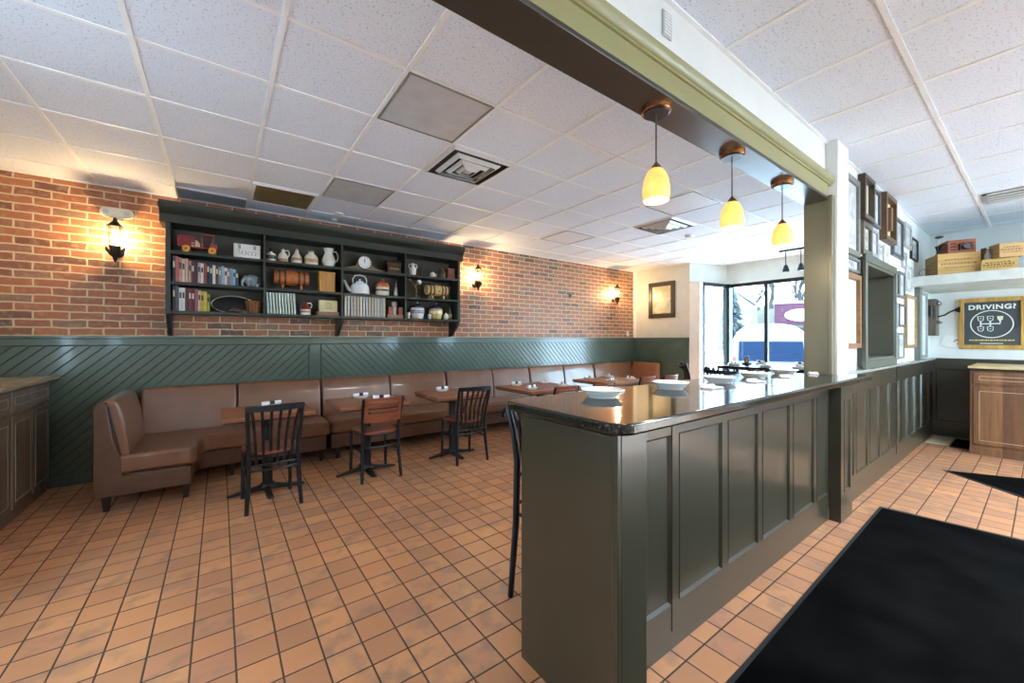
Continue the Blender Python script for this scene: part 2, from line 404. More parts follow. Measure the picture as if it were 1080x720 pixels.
struct(m_, 'trim_8', GREEN, bevel=.004)
# picture wall wainscot (rotated board field)
mb = boards(0, 1.25, .12, 1.335, 0, .016, 1, .0985); mb.xf(Matrix.Translation((7.558, 5.55, 0)) @ Matrix.Rotation(-pi / 2, 4, 'Z'))
mb.box((7.55, 4.26, 1.335), (7.58, 5.55, 1.405)).box((7.53, 4.25, 1.405), (7.58, 5.55, 1.43)).box((7.55, 4.26, 0), (7.58, 5.55, .12)).box((7.572, 4.26, 0), (7.58, 5.55, 1.4))
struct(mb, 'trim_9', GREEN, bevel=.002)
struct(B((7.56, 5.50, 1.43), (7.585, 5.585, HC)), 'trim_10', WTRIM)
# front glazing: side pane, then the street front
struct(B((7.56, 4.03, 0), (7.68, 4.25, 2.53)), 'trim_11', WTRIM, bevel=.006)
struct(MB().prism([(7.58, 4.25, 2.53), (8.47, 3.93, 2.53), (8.47, 1.135, 2.53), (8.62, 1.135, 2.53), (8.62, 4.06, 2.53), (7.72, 4.42, 2.53)], (0, 0, .4)), 'wall_window_header', CREAM)
struct(MB().prism([(7.66, 4.04, 0), (8.47, 3.90, 0), (8.47, 1.135, 0), (8.62, 1.135, 0), (8.62, 4.0, 0), (7.70, 4.16, 0)], (0, 0, .10)), 'wall_sill', CREAM)
def window(name, p0, p1, mull):
    p0, p1 = Vector(p0), Vector(p1); d = (p1 - p0); L = d.length; ang = math.atan2(d.y, d.x)
    f = MB(); f.box((0, -.03, .10), (L, .03, .17)).box((0, -.03, 2.46), (L, .03, 2.53)).box((0, -.04, .10), (.05, .04, 2.53)).box((L - .05, -.04, .10), (L, .04, 2.53))
    for t in mull: f.box((t - .03, -.035, .12), (t + .03, .035, 2.5))
    o = build(f, name, BLACKF, None, .004, 2, p0, ang); o['kind'] = 'structure'
    build(B((.04, -.004, .14), (L - .04, .004, 2.48)), 'pane', GLASS, o)
window('window_1', (7.68, 4.06, 0), (8.43, 3.93, 0), [])
window('window_2', (8.50, 3.93, 0), (8.50, 1.14, 0), [.72, 1.62])
struct(B((8.40, 3.86, .10), (8.54, 3.98, 2.53)), 'trim_12', BLACKF)
# paneled wainscot of the bar passage
def panelled(mb, x0, x1, z0, z1, y, st=.045, pz0=.21, pz1=.97, cuts=()):
    """stiles, rails and a bevelled bead round every recessed field; the face is at y and looks to -Y"""
    mb.box((x0, y + .011, z0), (x1, y + .03, z1))
    mb.box((x0, y, z0), (x1, y + .022, pz0)); mb.box((x0, y, pz1), (x1, y + .022, z1))
    e = [x0] + sorted(cuts) + [x1]
    for c in sorted(cuts): mb.box((c - st, y, pz0), (c + st, y + .022, pz1))
    mb.box((x0, y, pz0), (x0 + st, y + .022, pz1)); mb.box((x1 - st, y, pz0), (x1, y + .022, pz1))
    for a, b in zip(e[:-1], e[1:]):
        a += st; b -= st; w_ = .010
        if b - a < .06: continue
        for (px, pz, qx, qz) in ((a, pz0, b, pz0), (b, pz0, b, pz1), (b, pz1, a, pz1), (a, pz1, a, pz0)):
            ix, iz = (1 if px == a else -1), (1 if pz == pz0 else -1); jx, jz = (1 if qx == a else -1), (1 if qz == pz0 else -1)
            mb.prism([(px, y - .007, pz), (px + ix * w_, y + .02, pz + iz * w_), (px, y + .02, pz)], (0, 0, 0)) if 0 else None
            i0 = len(mb.v)
            mb.v += [(px, y - .003, pz), (qx, y - .003, qz), (qx + jx * w_, y + .011, qz + jz * w_), (px + ix * w_, y + .011, pz + iz * w_), (px, y + .02, pz), (qx, y + .02, qz)]
            mb.f += [[i0, i0 + 1, i0 + 2, i0 + 3], [i0, i0 + 4, i0 + 5, i0 + 1]]
    return mb
mb = panelled(MB(), 4.07, 8.47, 0, 1.10, .99, .04, .22, .93, [4.45 + .45 * i for i in range(9)])
mb.box((6.05, .984, .12), (6.075, .99, 1.1))
struct(mb, 'trim_13', BARP)
struct(B((3.82, .955, 1.10), (8.47, 1.02, 1.125)), 'trim_14', mat('rail_reflection_tone', (150, 152, 146), .25), bevel=.004)  # pale tone paints in the bright reflection along the cap rail
mb = panelled(MB(), 3.84, 4.06, 0, 1.08, .925, .03, .22, .93)
mb.box((3.80, .925, 0), (3.84, .945, 1.08)).box((4.06, .925, 0), (4.085, 1.0, 1.08)).box((3.795, .925, 0), (3.80, 1.0, 1.08))
struct(mb, 'trim_15', BARP)
mb = panelled(MB(), -1.02, 2.4, 0, 1.10, 0, .06, .22, .97, [-.42 + .6 * i for i in range(5)])
mb.xf(Matrix.Translation((8.44, 0, 0)) @ Matrix.Rotation(-pi / 2, 4, 'Z')); mb.box((8.42, -2.4, 1.10), (8.47, 1.02, 1.125))
struct(mb, 'trim_16', BARP)
struct(B((7.28, .965, 1.125), (7.42, 1.02, 2.07)), 'trim_17', mat('green_grey_post', (96, 104, 98), .4), bevel=.004)
# high ledge over the nook
struct(B((7.08, -2.0, 2.07), (8.47, 1.02, 2.188)), 'trim_18', mat('pale_grey_paint', (196, 201, 194), .5), bevel=.004)
# hatch lining through the wall
hb = MB(); y0, y1 = .965, 1.36
hb.box((4.665, y0, 2.075), (5.865, y1, 2.15)).box((4.665, y0, 1.15), (5.865, y1, 1.225)).box((4.665, y0, 1.225), (4.735, y1, 2.075)).box((5.795, y0, 1.225), (5.865, y1, 2.075))
hb.box((4.64, .955, 1.13), (5.89, .98, 1.20)).box((4.64, .955, 2.10), (5.89, .98, 2.17)).box((4.64, .955, 1.2), (4.71, .98, 2.1)).box((5.82, .955, 1.2), (5.89, .98, 2.1))
struct(hb, 'trim_19', GREYG, bevel=.003)
struct(B((-1.9, 1.135, 0), (-1.86, 1.9, HC)), 'trim_20', CREAM)

# ---------------------------------------------------------------- ceiling fittings
DIFF = mat('grey_diffuser', (190, 191, 192), .5, var=.04, scale=8)
DIFB = mat('blue_grey_diffuser', (150, 158, 172), .4, var=.05, scale=30)
DIFW = mat('white_diffuser', (222, 222, 226), .5, var=.03, scale=30)
def troffer(x, y, label, m, sy=T, group='unlit panels in the dining ceiling'):
    t = thing('ceiling_light', label, 'ceiling light', (x, y, HC), 0, group)
    f = MB(); f.box((.014, .014, -.012), (T - .014, .024, .001)).box((.014, sy - .024, -.012), (T - .014, sy - .014, .001)).box((.014, .024, -.012), (.024, sy - .024, .001)).box((T - .024, .024, -.012), (T - .014, sy - .024, .001))
    build(f, 'frame', mat('grey_metal_frame', (150, 152, 154), .4, .3), t)
    build(B((.027, .027, -.008), (T - .027, sy - .027, -.002)), 'diffuser', m, t, .002)
    return t
troffer(.857, 2.143, 'grey ceiling light panel nearest the bar, beside the square vent', DIFF)
troffer(.857, 3.972, 'grey ceiling light panel beside the gold louvre near the shelf unit', DIFF)
troffer(-.362, 5.19, 'narrow blue grey ceiling panel over the top corner of the shelf unit', DIFB, .36)
troffer(3.905, 3.972, 'pale ceiling light panel close to the middle wall sconce', DIFW)
troffer(3.905, 2.143, 'pale ceiling light panel behind the first pendant lamp', DIFW)
t = thing('ceiling_vent', 'gold brown egg-crate return grille in the ceiling over the shelf unit', 'ceiling vent', (.247, 4.581, HC))
f = MB(); f.box((.014, .014, -.015), (T - .014, .04, .001)).box((.014, T - .04, -.015), (T - .014, T - .014, .001)).box((.014, .04, -.015), (.04, T - .04, .001)).box((T - .04, .04, -.015), (T - .014, T - .04, .001))
build(f, 'frame', WTRIM, t)
f = MB()
for i in range(26):
    q = .04 + i * .0212; f.box((q - .002, .04, -.012), (q + .002, T - .04, -.001)); f.box((.04, q - .002, -.012), (T - .04, q + .002, -.001))
build(f, 'louvre', mat('gold_louvre', (150, 128, 84), .4, .5), t); build(B((.03, .03, -.001), (T - .03, T - .03, .001)), 'backing', mat('brown_backing', (70, 58, 40), .8), t)
# added lit ceiling panels, out of view behind the camera, to brighten the entry
t = LP = thing('ceiling_light', 'added unseen lit ceiling panel over the entrance mat', 'ceiling light', (2.75, -2.0, HC))
f = MB(); f.box((0, 0, -.018), (T, .02, .001)).box((0, T - .02, -.018), (T, T, .001)).box((0, .02, -.018), (.02, T - .02, .001)).box((T - .02, .02, -.018), (T, T - .02, .001)); build(f, 'frame', WTRIM, t)
build(B((.02, .02, -.010), (T - .02, T - .02, -.002)), 'diffuser', mat('added_panel_glow', (250, 250, 246), .4, emit=(222, 238, 255), es=72), t)
dup(LP, (4.58, -2.0, HC), 0, 'added unseen lit ceiling panel over the smaller askew mat')
def diffuser(x, y, label):
    t = thing('air_diffuser', label, 'ceiling vent', (x + T / 2, y + T / 2, HC), 0, 'square air diffusers')
    build(B((-.29, -.29, -.004), (.29, .29, .001)), 'backing', BLACKP, t)
    for k, (r, z) in enumerate(((.295, -.012), (.212, -.030), (.142, -.040), (.082, -.048))):
        f = MB(); i0 = 0; q = r - .026
        P = []
        for rr, zz in ((r, z + .012), (q, z - .012), (q, z - .006), (r, z + .018)): P += [(-rr, -rr, zz), (rr, -rr, zz), (rr, rr, zz), (-rr, rr, zz)]
        f.v = P
        for a in range(4):
            for s_ in range(4):
                b = (a + 1) % 4; s2 = (s_ + 1) % 4; f.f.append([a + s_ * 4, b + s_ * 4, b + s2 * 4, a + s2 * 4])
        build(f, 'cone', mat('white_vent_metal', (214, 214, 212), .4, .1, var=.03), t, sharp=20)
    build(B((-.035, -.035, -.05), (.035, .035, -.044)), 'centre_plate', MATS['white_vent_metal'], t)
diffuser(1.466, 2.7525, 'square slatted air vent beside the grey light panel nearest the bar')
diffuser(4.514, 2.7525, 'smaller looking square slatted air vent between the first two pendant lamps')
t = thing('strip_vent', 'long slotted air vent in the ceiling above the wooden crates', 'ceiling vent', (6.47, -.20, HC))
build(B((0, 0, -.012), (.45, .60, .001)), 'backing', mat('vent_grey', (120, 120, 118), .5), t)
f = MB()
for a in (0, .13, .24, .34, .41): f.box((a, 0, -.02), (a + .04, .60, -.008))
f.box((0, 0, -.02), (.45, .03, -.008)).box((0, .57, -.02), (.45, .60, -.008))
build(f, 'slat_frame', MATS['white_vent_metal'], t)
solo(MB().lathe([(.02, -.045), (.045, -.04), (.06, -.02), (.062, 0)], seg=20), 'smoke_detector', WTRIM, 'small white round smoke detector on the ceiling beside the farther vent', 'smoke detector', loc=(5.55, 3.12, HC))
solo(MB().lathe([(.02, -.012), (.055, -.010), (.06, 0)], seg=20), 'sprinkler_cover', WTRIM, 'round white cover plate, larger of two by the shelf unit cornice', 'ceiling cover', loc=(1.16, 5.12, HC))
solo(MB().lathe([(.02, -.03), (.035, -.02), (.035, 0)], seg=16), 'sprinkler_cover', WTRIM, 'small round grey cap, smaller of two by the shelf unit cornice', 'ceiling cover', loc=(1.17, 5.40, HC))
t = thing('wall_vent', 'small pale rectangular plate on the white wall above the khaki beam', 'wall plate', (1.585, 1.02, 2.757))
build(B((0, -.008, 0), (.07, 0, .115)), 'plate', mat('plate_grey', (178, 180, 176), .5), t, .003)
f = MB()
for k in range(7): f.box((.01, -.011, .012 + k * .014), (.06, -.006, .019 + k * .014))
build(f, 'grille', WTRIM, t)

# ---------------------------------------------------------------- the bar
bar = thing('bar_counter', 'olive grey panelled bar with square end post and overhanging top', 'bar', (1.08, 1.0, 0))
b = MB(); b.box((0, .0, 0), (.03, .375, 1.085)); b.box((.03, .03, 0), (2.67, .06, 1.085)); b.box((0, .22, .0), (2.67, .25, 1.085))
build(b, 'carcass', BARP, bar, .003)
p_ = MB(); p_.box((0, -.154, 0), (.148, .0, 1.085)); build(p_, 'end_post', BARP, bar, .006)
p_ = MB(); p_.box((-.012, -.13, .0), (0, .375, 1.07)); p_.box((-.016, -.154, 0), (-.0, -.128, 1.085)); build(p_, 'end_panel', BARP, bar, .003)
p_ = panelled(MB(), .03, 2.715, .09, 1.085, 0, .034, .21, .97, [.58, 1.048, 1.475, 1.955, 2.41]); p_.box((.552, -.004, .09), (.565, 0, 1.085))
p_.box((.03, .004, 0), (2.715, .03, .09)); build(p_, 'front_panel', BARP, bar)
def counter_outline():
    P = []
    def arc(cx, cy, r, a0, a1, n=8):
        for i in range(n + 1): a = a0 + (a1 - a0) * i / n; P.append((cx + r * cos(a), cy + r * sin(a)))
    arc(1.09, .865, .07, pi, 1.5 * pi); arc(4.03, .85, .055, -pi / 2, 0)
    P += [(4.085, .922), (3.733, .922), (3.733, 1.45)]
    arc(1.08, 1.40, .055, pi / 2, pi); return P
solo(MB().prism([(x, y, 1.085) for x, y in counter_outline()], (0, 0, .04)), 'granite_worktop', GRAN, 'long polished black granite top lying on the panelled bar', 'worktop', bevel=.009, seg=3)

# ---------------------------------------------------------------- pendants and sconces
AMB = mat('amber_glass', (236, 176, 96), .35, var=.12, scale=14, emit=(255, 170, 84), es=.62)
def pendant(label):
    t = thing('pendant_lamp', label, 'pendant lamp', (0, 0, 2.465), 0, 'pendant lamps over the bar')
    build(MB().lathe([(.062, -.028), (.066, -.024), (.066, 0)], seg=28), 'canopy', mat('copper_canopy', (170, 118, 74), .25, .9), t)
    build(MB().lathe([(.055, -.034), (.06, -.028)], seg=24), 'canopy_cover', mat('dark_canopy', (46, 42, 46), .3, .5), t)
    build(MB().tube([(0, 0, -.03), (0, 0, -.27)], .0035, 8), 'cord', mat('cord_grey', (70, 66, 62), .5), t)
    build(MB().lathe([(.004, -.25), (.012, -.262), (.016, -.266), (.028, -.283), (.030, -.288)], seg=20), 'cap', mat('cap_bronze', (110, 84, 56), .4, .7), t)
    sh = build(MB().lathe([(.028, -.285), (.040, -.30), (.053, -.33), (.060, -.37), (.061, -.395), (.056, -.43), (.053, -.43), (.057, -.395), (.056, -.37), (.049, -.33), (.036, -.302), (.024, -.289)], seg=28), 'shade', AMB, t)
    build(MB().ball((0, 0, -.372), .024), 'bulb', mat('bulb_glow', (255, 244, 220), .3, emit=(255, 232, 190), es=6), sh)
    return t
for i, (x, lab) in enumerate(((1.612, 'amber glass pendant lamp nearest the bar end, hanging above the first plate'), (2.35, 'amber glass pendant lamp, middle one of three in the bar row'), (3.072, 'yellowest glass pendant lamp, closest to the khaki jamb and pier'))):
    if i == 0: P0 = pendant(lab); P0.location = (x, 1.065, 2.465)
    else: dup(P0, (x, 1.065, 2.465), 0, lab)
    point('pendant_glow', (x, 1.065, 2.0), 5, (1, .78, .5), .03)
BULB = mat('sconce_bulb', (255, 240, 214), .3, emit=(255, 218, 164), es=600)
def sconce(label):
    t = thing('wall_sconce', label, 'wall lamp', (0, 0, 0), 0, 'lantern sconces on the brick wall')
    build(MB().lathe([(.05, 0), (.05, -.008), (.035, -.02), (.012, -.026)], (0, 0, -.13), 20, 'y'), 'wall_plate', IRON, t)
    a = MB()
    a.tube([(0, -.02, -.13), (0, -.06, -.17), (0, -.11, -.16), (0, -.12, -.12)], .008, 8)
    for s_ in (-1, 1):
        a.tube([(0, -.12, -.20), (s_ * .03, -.12, -.17), (s_ * .06, -.12, -.12), (s_ * .065, -.12, -.09), (s_ * .05, -.12, -.10)], [.004, .012, .014, .008, .003], 8)
        a.tube([(0, -.12, -.20), (0, -.12 + s_ * .03, -.17), (0, -.12 + s_ * .058, -.12), (0, -.12 + s_ * .06, -.09)], [.004, .012, .014, .004], 8)
    a.lathe([(.006, -.24), (.016, -.21), (.03, -.16), (.045, -.10), (.052, -.085)], (0, -.12, 0), 16)
    build(a, 'leaf_bracket', IRON, t)
    c = MB()
    for k in range(4):
        an = pi / 4 + k * pi / 2; c.tube([(.05 * cos(an), -.12 + .05 * sin(an), -.085), (.055 * cos(an), -.12 + .055 * sin(an), .11)], .004, 6)
    c.lathe([(.058, .105), (.062, .11), (.04, .14), (.016, .165), (.018, .18), (.004, .20)], (0, -.12, 0), 16)
    build(c, 'cage', IRON, t)
    build(MB().lathe([(.045, -.085), (.052, .02), (.05, .105), (.048, .105), (.05, .02), (.043, -.083)], (0, -.12, 0), 20), 'glass_shade', glass_mat('lamp_glass', (.98, .97, .93, 1)), t)
    build(MB().ball((0, -.12, .0), .024, (1, 1, 1.7)), 'bulb', BULB, t)
    return t
for i, (x, z, lab, pw) in enumerate(((-.83, 2.40, 'glowing lantern sconce under the twin-headed emergency light', 42), (3.36, 2.42, 'lantern sconce on the brick just past the end of the shelf unit', 26), (6.85, 2.38, 'lantern sconce on the brick nearest the framed picture corner', 26))):
    if i == 0: SC0 = sconce(lab); SC0.location = (x, 5.58, z)
    else: dup(SC0, (x, 5.58, z), 0, lab)
t = thing('emergency_light', 'white twin-headed emergency light above the glowing lantern sconce', 'emergency light', (-.83, 5.58, 2.665))
b = MB()
P = []
for k in range(24):
    a = 2 * pi * k / 24; cx = .075 if cos(a) > 0 else -.075; P.append((cx + .05 * cos(a), 0, .05 * sin(a)))
build(b.prism(P, (0, -.05, 0)), 'housing', mat('ivory_plastic', (226, 220, 202), .4, var=.02), t, .012, 3)
build(MB().box((-.04, -.04, -.075), (.04, 0, -.02)), 'battery_box', MATS['ivory_plastic'], t, .012, 3)
for s_ in (-1, 1):
    h = build(MB().lathe([(.034, -.048), (.036, -.062), (.03, -.066), (.02, -.06)], (s_ * .075, 0, 0), 20, 'y'), 'lamp_head', MATS['ivory_plastic'], t)
    build(MB().lathe([(.026, -.062), (.01, -.067)], (s_ * .075, 0, 0), 16, 'y'), 'lens', mat('clear_lens', (200, 200, 196), .1), h)

# ---------------------------------------------------------------- booth benches along the brick wall
LEGM = mat('black_wood_foot', (26, 22, 20), .35)
def back_profile(y0=5.33, y1=5.53, zb=.40, zt=.905):
    return [(y0, zb), (y0 + .015, zb + .1), (y0 + .045, .75), (y0 + .075, zt - .03), (y0 + .095, zt), (y1 - .03, zt), (y1, zt - .04), (y1, zb)]
def foot(mb, x, y): return mb.frust((x, y, 0), (.035, .035), (x, y, .135), (.06, .06))
def bench(name, xs, label, ret=None):
    x0, x1 = xs[0], xs[-1]; t = thing(name, label, 'booth bench', (x0, 4.87, 0), 0, 'brown booth benches along the panelled wall')
    ox, oy = x0, 4.87
    L0 = 0 if ret != 'left' else .0
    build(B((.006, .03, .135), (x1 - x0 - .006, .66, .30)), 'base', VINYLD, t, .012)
    build(B((.006, 0, .305), (x1 - x0 - .006, .50, .455)), 'seat_cushion', VINYL, t, .045, 5)
    for a, b in zip(xs[:-1], xs[1:]):
        c = MB().prism([(a - ox + .006, y - oy, z) for y, z in back_profile()], (b - a - .012, 0, 0)); build(c, 'back_cushion', VINYL, t, .022, 4)
    for fx in (.09, x1 - x0 - .09):
        for fy in (.09, .6): build(foot(MB(), fx, fy), 'foot', LEGM, t, .004)
    return t
bench('booth_bench', [1.025, 1.89, 2.745], 'two-section brown booth bench behind the wood-backed chair and its table')
bench('booth_bench', [2.76, 3.59, 4.365], 'two-section brown booth bench just past the second black slat-back chair')
bench('booth_bench', [4.38, 5.20, 6.03], 'two-section brown booth bench facing the farthest wooden tables')
# corner unit at the near end, back turned to the cabinet
t = thing('corner_bench', 'brown L-shaped corner booth bench with scuffed end panel beside cabinet', 'booth bench', (-.80, 4.44, 0), 0, 'brown booth benches along the panelled wall')
ox, oy = -.80, 4.44
def poly_l(z0, z1, inset=0):
    i = inset
    return MB().prism([(.10, .01 + i, z0), (.60 - i, .01 + i, z0), (.635 - i, .05 + i, z0), (.635 - i, .32 + i, z0), (.68 - i, .40 + i, z0), (.76, .435 + i, z0), (1.815 - i, .435 + i, z0), (1.815 - i, 1.06, z0), (.10, 1.06, z0)], (0, 0, z1 - z0))
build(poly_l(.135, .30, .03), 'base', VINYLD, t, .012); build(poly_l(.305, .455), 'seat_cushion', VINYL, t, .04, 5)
build(MB().prism([(x, .0, z) for x, z in ((.0, .14), (.0, .86), (.03, .90), (.07, .90), (.11, .60), (.16, .42), (.16, .14))], (0, .04, 0)).box((.15, .0, .14), (.60, .03, .29)), 'end_panel', VINYLD, t, .006)
bp = back_profile(0, .20); 
c = MB().prism([(.215 - y, .035, z) for y, z in bp], (0, .87, 0)); build(c, 'back_cushion', VINYL, t, .022, 4)
for a, b in ((.16, .955), (.955, 1.815)):
    c = MB().prism([(a + .006, y - oy, z) for y, z in back_profile()], (b - a - .012, 0, 0)); build(c, 'back_cushion', VINYL, t, .022, 4)
build(MB().tube([(.155, .03, .44), (.125, .03, .60), (.085, .03, .86)], .007, 6), 'piping', mat('dark_piping', (48, 40, 42), .3), t)
for fx, fy in ((.06, .10), (.56, .10), (.06, .95), (1.74, .53), (.9, .55), (1.74, 1.0)): build(foot(MB(), fx, fy), 'foot', LEGM, t, .004)
# corner unit at the far end, with a return back against the picture wall
t = thing('corner_bench', 'brown corner booth bench at the far end with upright return back', 'booth bench', (6.045, 4.87, 0), 0, 'brown booth benches along the panelled wall')
build(MB().box((.006, .03, .135), (1.35, .66, .30)), 'base', VINYLD, t, .012)
build(MB().box((.006, 0, .305), (1.33, .50, .455)), 'seat_cushion', VINYL, t, .045, 5)
c = MB().prism([(.006, y - 4.87, z) for y, z in back_profile()], (1.2, 0, 0)); build(c, 'back_cushion', VINYL, t, .022, 4)
c = MB().prism([(1.20 + y, -.05, z) for y, z in bp], (0, .60, 0)); build(c, 'back_cushion', mat('tan_vinyl', (150, 98, 66), .35, var=.06), t, .022, 4)
for fx, fy in ((.09, .09), (1.26, .09), (.09, .6), (1.26, .6)): build(foot(MB(), fx, fy), 'foot', LEGM, t, .004)

# ---------------------------------------------------------------- tables and chairs
def table(sx, sy, h, label, name='dining_table', arm=.30, group='wooden pedestal tables by the benches'):
    t = thing(name, label, 'table', (0, 0, 0), 0, group)
    build(B((-sx / 2, -sy / 2, h - .035), (sx / 2, sy / 2, h)), 'table_top', TOPW, t, .006)
    build(B((-sx / 2 + .012, -sy / 2 + .012, h - .047), (sx / 2 - .012, sy / 2 - .012, h - .035)), 'under_rim', BLACKP, t)
    build(MB().lathe([(.042, .05), (.042, h - .07), (.055, h - .06)], seg=20), 'column', IRON, t)
    p = MB(); p.box((-.16, -.03, h - .062), (.16, .03, h - .046)).box((-.03, -.16, h - .062), (.03, .16, h - .046)); build(p, 'top_plate', IRON, t)
    f = MB()
    for k in range(4):
        a = k * pi / 2; A = arm if k % 2 == 0 else arm * .8
        f.prism([(0, -.03, .075), (0, -.03, .02), (A - .03, -.022, .004), (A, -.015, .0), (A, -.015, .016), (A * .5, -.026, .042)], (0, .045, 0)).xf(Matrix.Rotation(a, 4, 'Z'), len(f.v) - 12)
        f.lathe([(.018, 0), (.02, .012), (.012, .02)], ((A - .01) * cos(a), (A - .01) * sin(a), 0), 12)
    f.lathe([(.07, .04), (.06, .07), (.045, .085)], seg=16)
    build(f, 'cross_base', IRON, t, .003)
    return t
T1 = table(.69, .67, .75, 'square wooden table in front of the corner bench, nearest the cabinet'); T1.location = (.355, 4.285, 0)
dup(T1, (1.255, 4.285, 0), 0, 'square wooden table with the wood-backed chair pulled up')
dup(T1, (2.27, 4.285, 0), 0, 'square wooden table with the second black slat-back chair pulled up')
T4 = table(.92, .80, .75, 'larger wooden table, fourth from the cabinet, set with four plates'); T4.location = (3.54, 4.15, 0)
dup(T4, (5.06, 4.17, 0), 0, 'farthest wooden table, beside the return back of the bench')
def bend(x, w, d): return -d * (1 - (2 * x / w) ** 2)
def chair(kind, label, seat_h=.455, top=.855, bar=False, group=None, cat='chair', name='dining_chair'):
    """local frame: faces +Y, rear posts at -Y"""
    t = thing(name, label, cat, (0, 0, 0), 0, group)
    k = seat_h
    yb = -.185
    for s_ in (-1, 1):
        pts = [(s_ * .196, yb - .03, 0), (s_ * .182, yb, k * .55), (s_ * .178, yb + .005, k), (s_ * .184, yb - .015, k + .15), (s_ * .192, yb - .06, k + .3), (s_ * .196, yb - .085, top)]
        o = build(MB().tube(pts, [.016, .0185, .019, .017, .017, .016], 8), 'rear_leg', BLACKM, t)
        build(MB().lathe([(.015, 0), (.016, .02), (.013, .022)], (s_ * .196, yb - .03, 0), 10), 'foot_cap', BLACKP, o)
        o = build(MB().tube([(s_ * .185, .205, 0), (s_ * .180, .19, k - .01)], .0155, 8), 'front_leg', BLACKM, t)
        build(MB().lathe([(.015, 0), (.016, .02), (.013, .022)], (s_ * .185, .205, 0), 10), 'foot_cap', BLACKP, o)
    P = []
    for q in range(32):
        a = 2 * pi * q / 32; c_, s_ = cos(a), sin(a)
        e = 3.5; rr = (abs(c_) ** e + abs(s_) ** e) ** (-1 / e)
        P.append((.205 * rr * c_ * (1 if s_ > 0 else .92), .01 + .205 * rr * s_, k))
    build(MB().prism(P, (0, 0, .028)), 'seat', SEATW, t, .008, 3)
    f = MB(); f.tube([(x * .9, y * .9, k - .012) for x, y, _ in P], .011, 8, closed=True)
    build(f, 'seat_frame', BLACKM, t)
    f = MB(); zz = k * .62
    ring = [(.17 * sin(a), .01 + .185 * cos(a) * -1, zz) for a in [(-1 + 2 * i / 14) * 2.2 for i in range(15)]]
    f.tube([(-.18, yb, zz)] + ring[1:-1] + [(.18, yb, zz)], .009, 8) if False else None
    for s_ in (-1, 1): f.tube([(s_ * .178, yb, zz), (s_ * .180, .195, zz)], .009, 8)
    f.tube([(-.178, yb, zz + .05), (0, yb - .03, zz + .05), (.178, yb, zz + .05)], .009, 8)
    f.tube([(-.18, .195, zz), (.18, .195, zz)], .009, 8) if bar else None
    build(f, 'stretcher', BLACKM, t)
    n = 13
    if kind == 'slat':
        for i in range(6):
            x = -.125 + .05 * i
            ptz = [(k - .075, yb + .004), (k + .16, yb - .01), (k + .3, yb - .055), (top - .02, yb - .085)]
            build(MB().tube([(x * (1 + .12 * j), y - .03 * (1 - (x / .18) ** 2) * (j / 3), z) for j, (z, y) in enumerate(ptz)], .008, 4, flat=(.022, .009)), 'back_slat', BLACKM, t)
        pts = [(-.205 + .41 * i / (n - 1), yb - .085 + bend(-.205 + .41 * i / (n - 1), .41, .045), top - .012) for i in range(n)]
        c = MB()
        for (xa, ya, z), (xb, yb2, _) in zip(pts[:-1], pts[1:]):
            h = lambda x: .052 - .01 * abs(x) / .2
            c.quadbox([(xa, ya - .011, z - h(xa) / 2), (xb, yb2 - .011, z - h(xb) / 2), (xb, yb2 + .011, z - h(xb) / 2), (xa, ya + .011, z - h(xa) / 2), (xa, ya - .011, z + h(xa) / 2), (xb, yb2 - .011, z + h(xb) / 2), (xb, yb2 + .011, z + h(xb) / 2), (xa, ya + .011, z + h(xa) / 2)])
        build(c, 'top_rail', BLACKM, t)
        build(MB().tube([(-.178, yb + .002, k - .08), (0, yb - .02, k - .08), (.178, yb + .002, k - .08)], .010, 8), 'lower_rail', BLACKM, t)
    else:
        c = MB(); z0 = top - .235
        bands = ((z0, z0 + .085), (z0 + .108, z0 + .124), (z0 + .144, z0 + .160), (z0 + .178, z0 + .192), (z0 + .210, z0 + .24))
        def slab(xa, xb, za, zb):
            m2 = 8
            for i in range(m2):
                x1_, x2_ = xa + (xb - xa) * i / m2, xa + (xb - xa) * (i + 1) / m2
                def yy(x, z): return yb - .075 + (top - z) * .22 + bend(x, .37, .035) - .006
                Q = []
                for z in (za, zb):
                    for x, o_ in ((x1_, -.009), (x2_, -.009), (x2_, .009), (x1_, .009)): Q.append((x, yy(x, z) + o_, z))
                c.quadbox(Q)
        for za, zb in bands: slab(-.182, .182, za, zb)
        slab(-.182, -.15, z0, z0 + .24); slab(.15, .182, z0, z0 + .24)
        build(c, 'backrest', SEATW, t)
    return t
ch = chair('slat', 'black slat-back metal chair at the table nearest the cabinet', top=.86); ch.location = (.355, 3.995, 0); ch.rotation_euler = (0, 0, .05)
CS = ch
dup(CS, (2.31, 4.075, 0), -.03, 'black slat-back metal chair with brown seat at the third table')
cw = chair('wood', 'wood-backed metal chair with slotted back at the second table', top=.82, group='chairs with slotted wooden backs'); cw.location = (1.295, 4.145, 0); cw.rotation_euler = (0, 0, .02)
for x, y, lab in ((3.43, 3.76, 'slotted wood-backed chair at the fourth table, nearer the bar end'), (4.02, 3.68, 'slotted wood-backed chair at the fourth table, second along behind the first plate'),
                  (5.35, 3.93, 'slotted wood-backed chair at the farthest wooden table, first along'), (5.86, 3.86, 'slotted wood-backed chair closest to the framed picture wall')):
    dup(cw, (x, y, 0), 0, lab, 'chairs with slotted wooden backs')
st = chair('slat', 'tall black metal bar stool tucked behind the bar end', .74, 1.0, True, 'tall black stools', 'bar stool', 'bar_stool'); st.location = (1.48, 1.53, 0); st.rotation_euler = (0, 0, pi + .05)
dup(st, (5.85, 3.10, 0), -pi / 2 - .9, 'tall black stool beside the white pilaster, at the high table by the window', 'tall black stools')
dup(st, (5.30, 2.42, 0), -pi / 2, 'tall black stool in front of the high table, seen over the third plate', 'tall black stools')
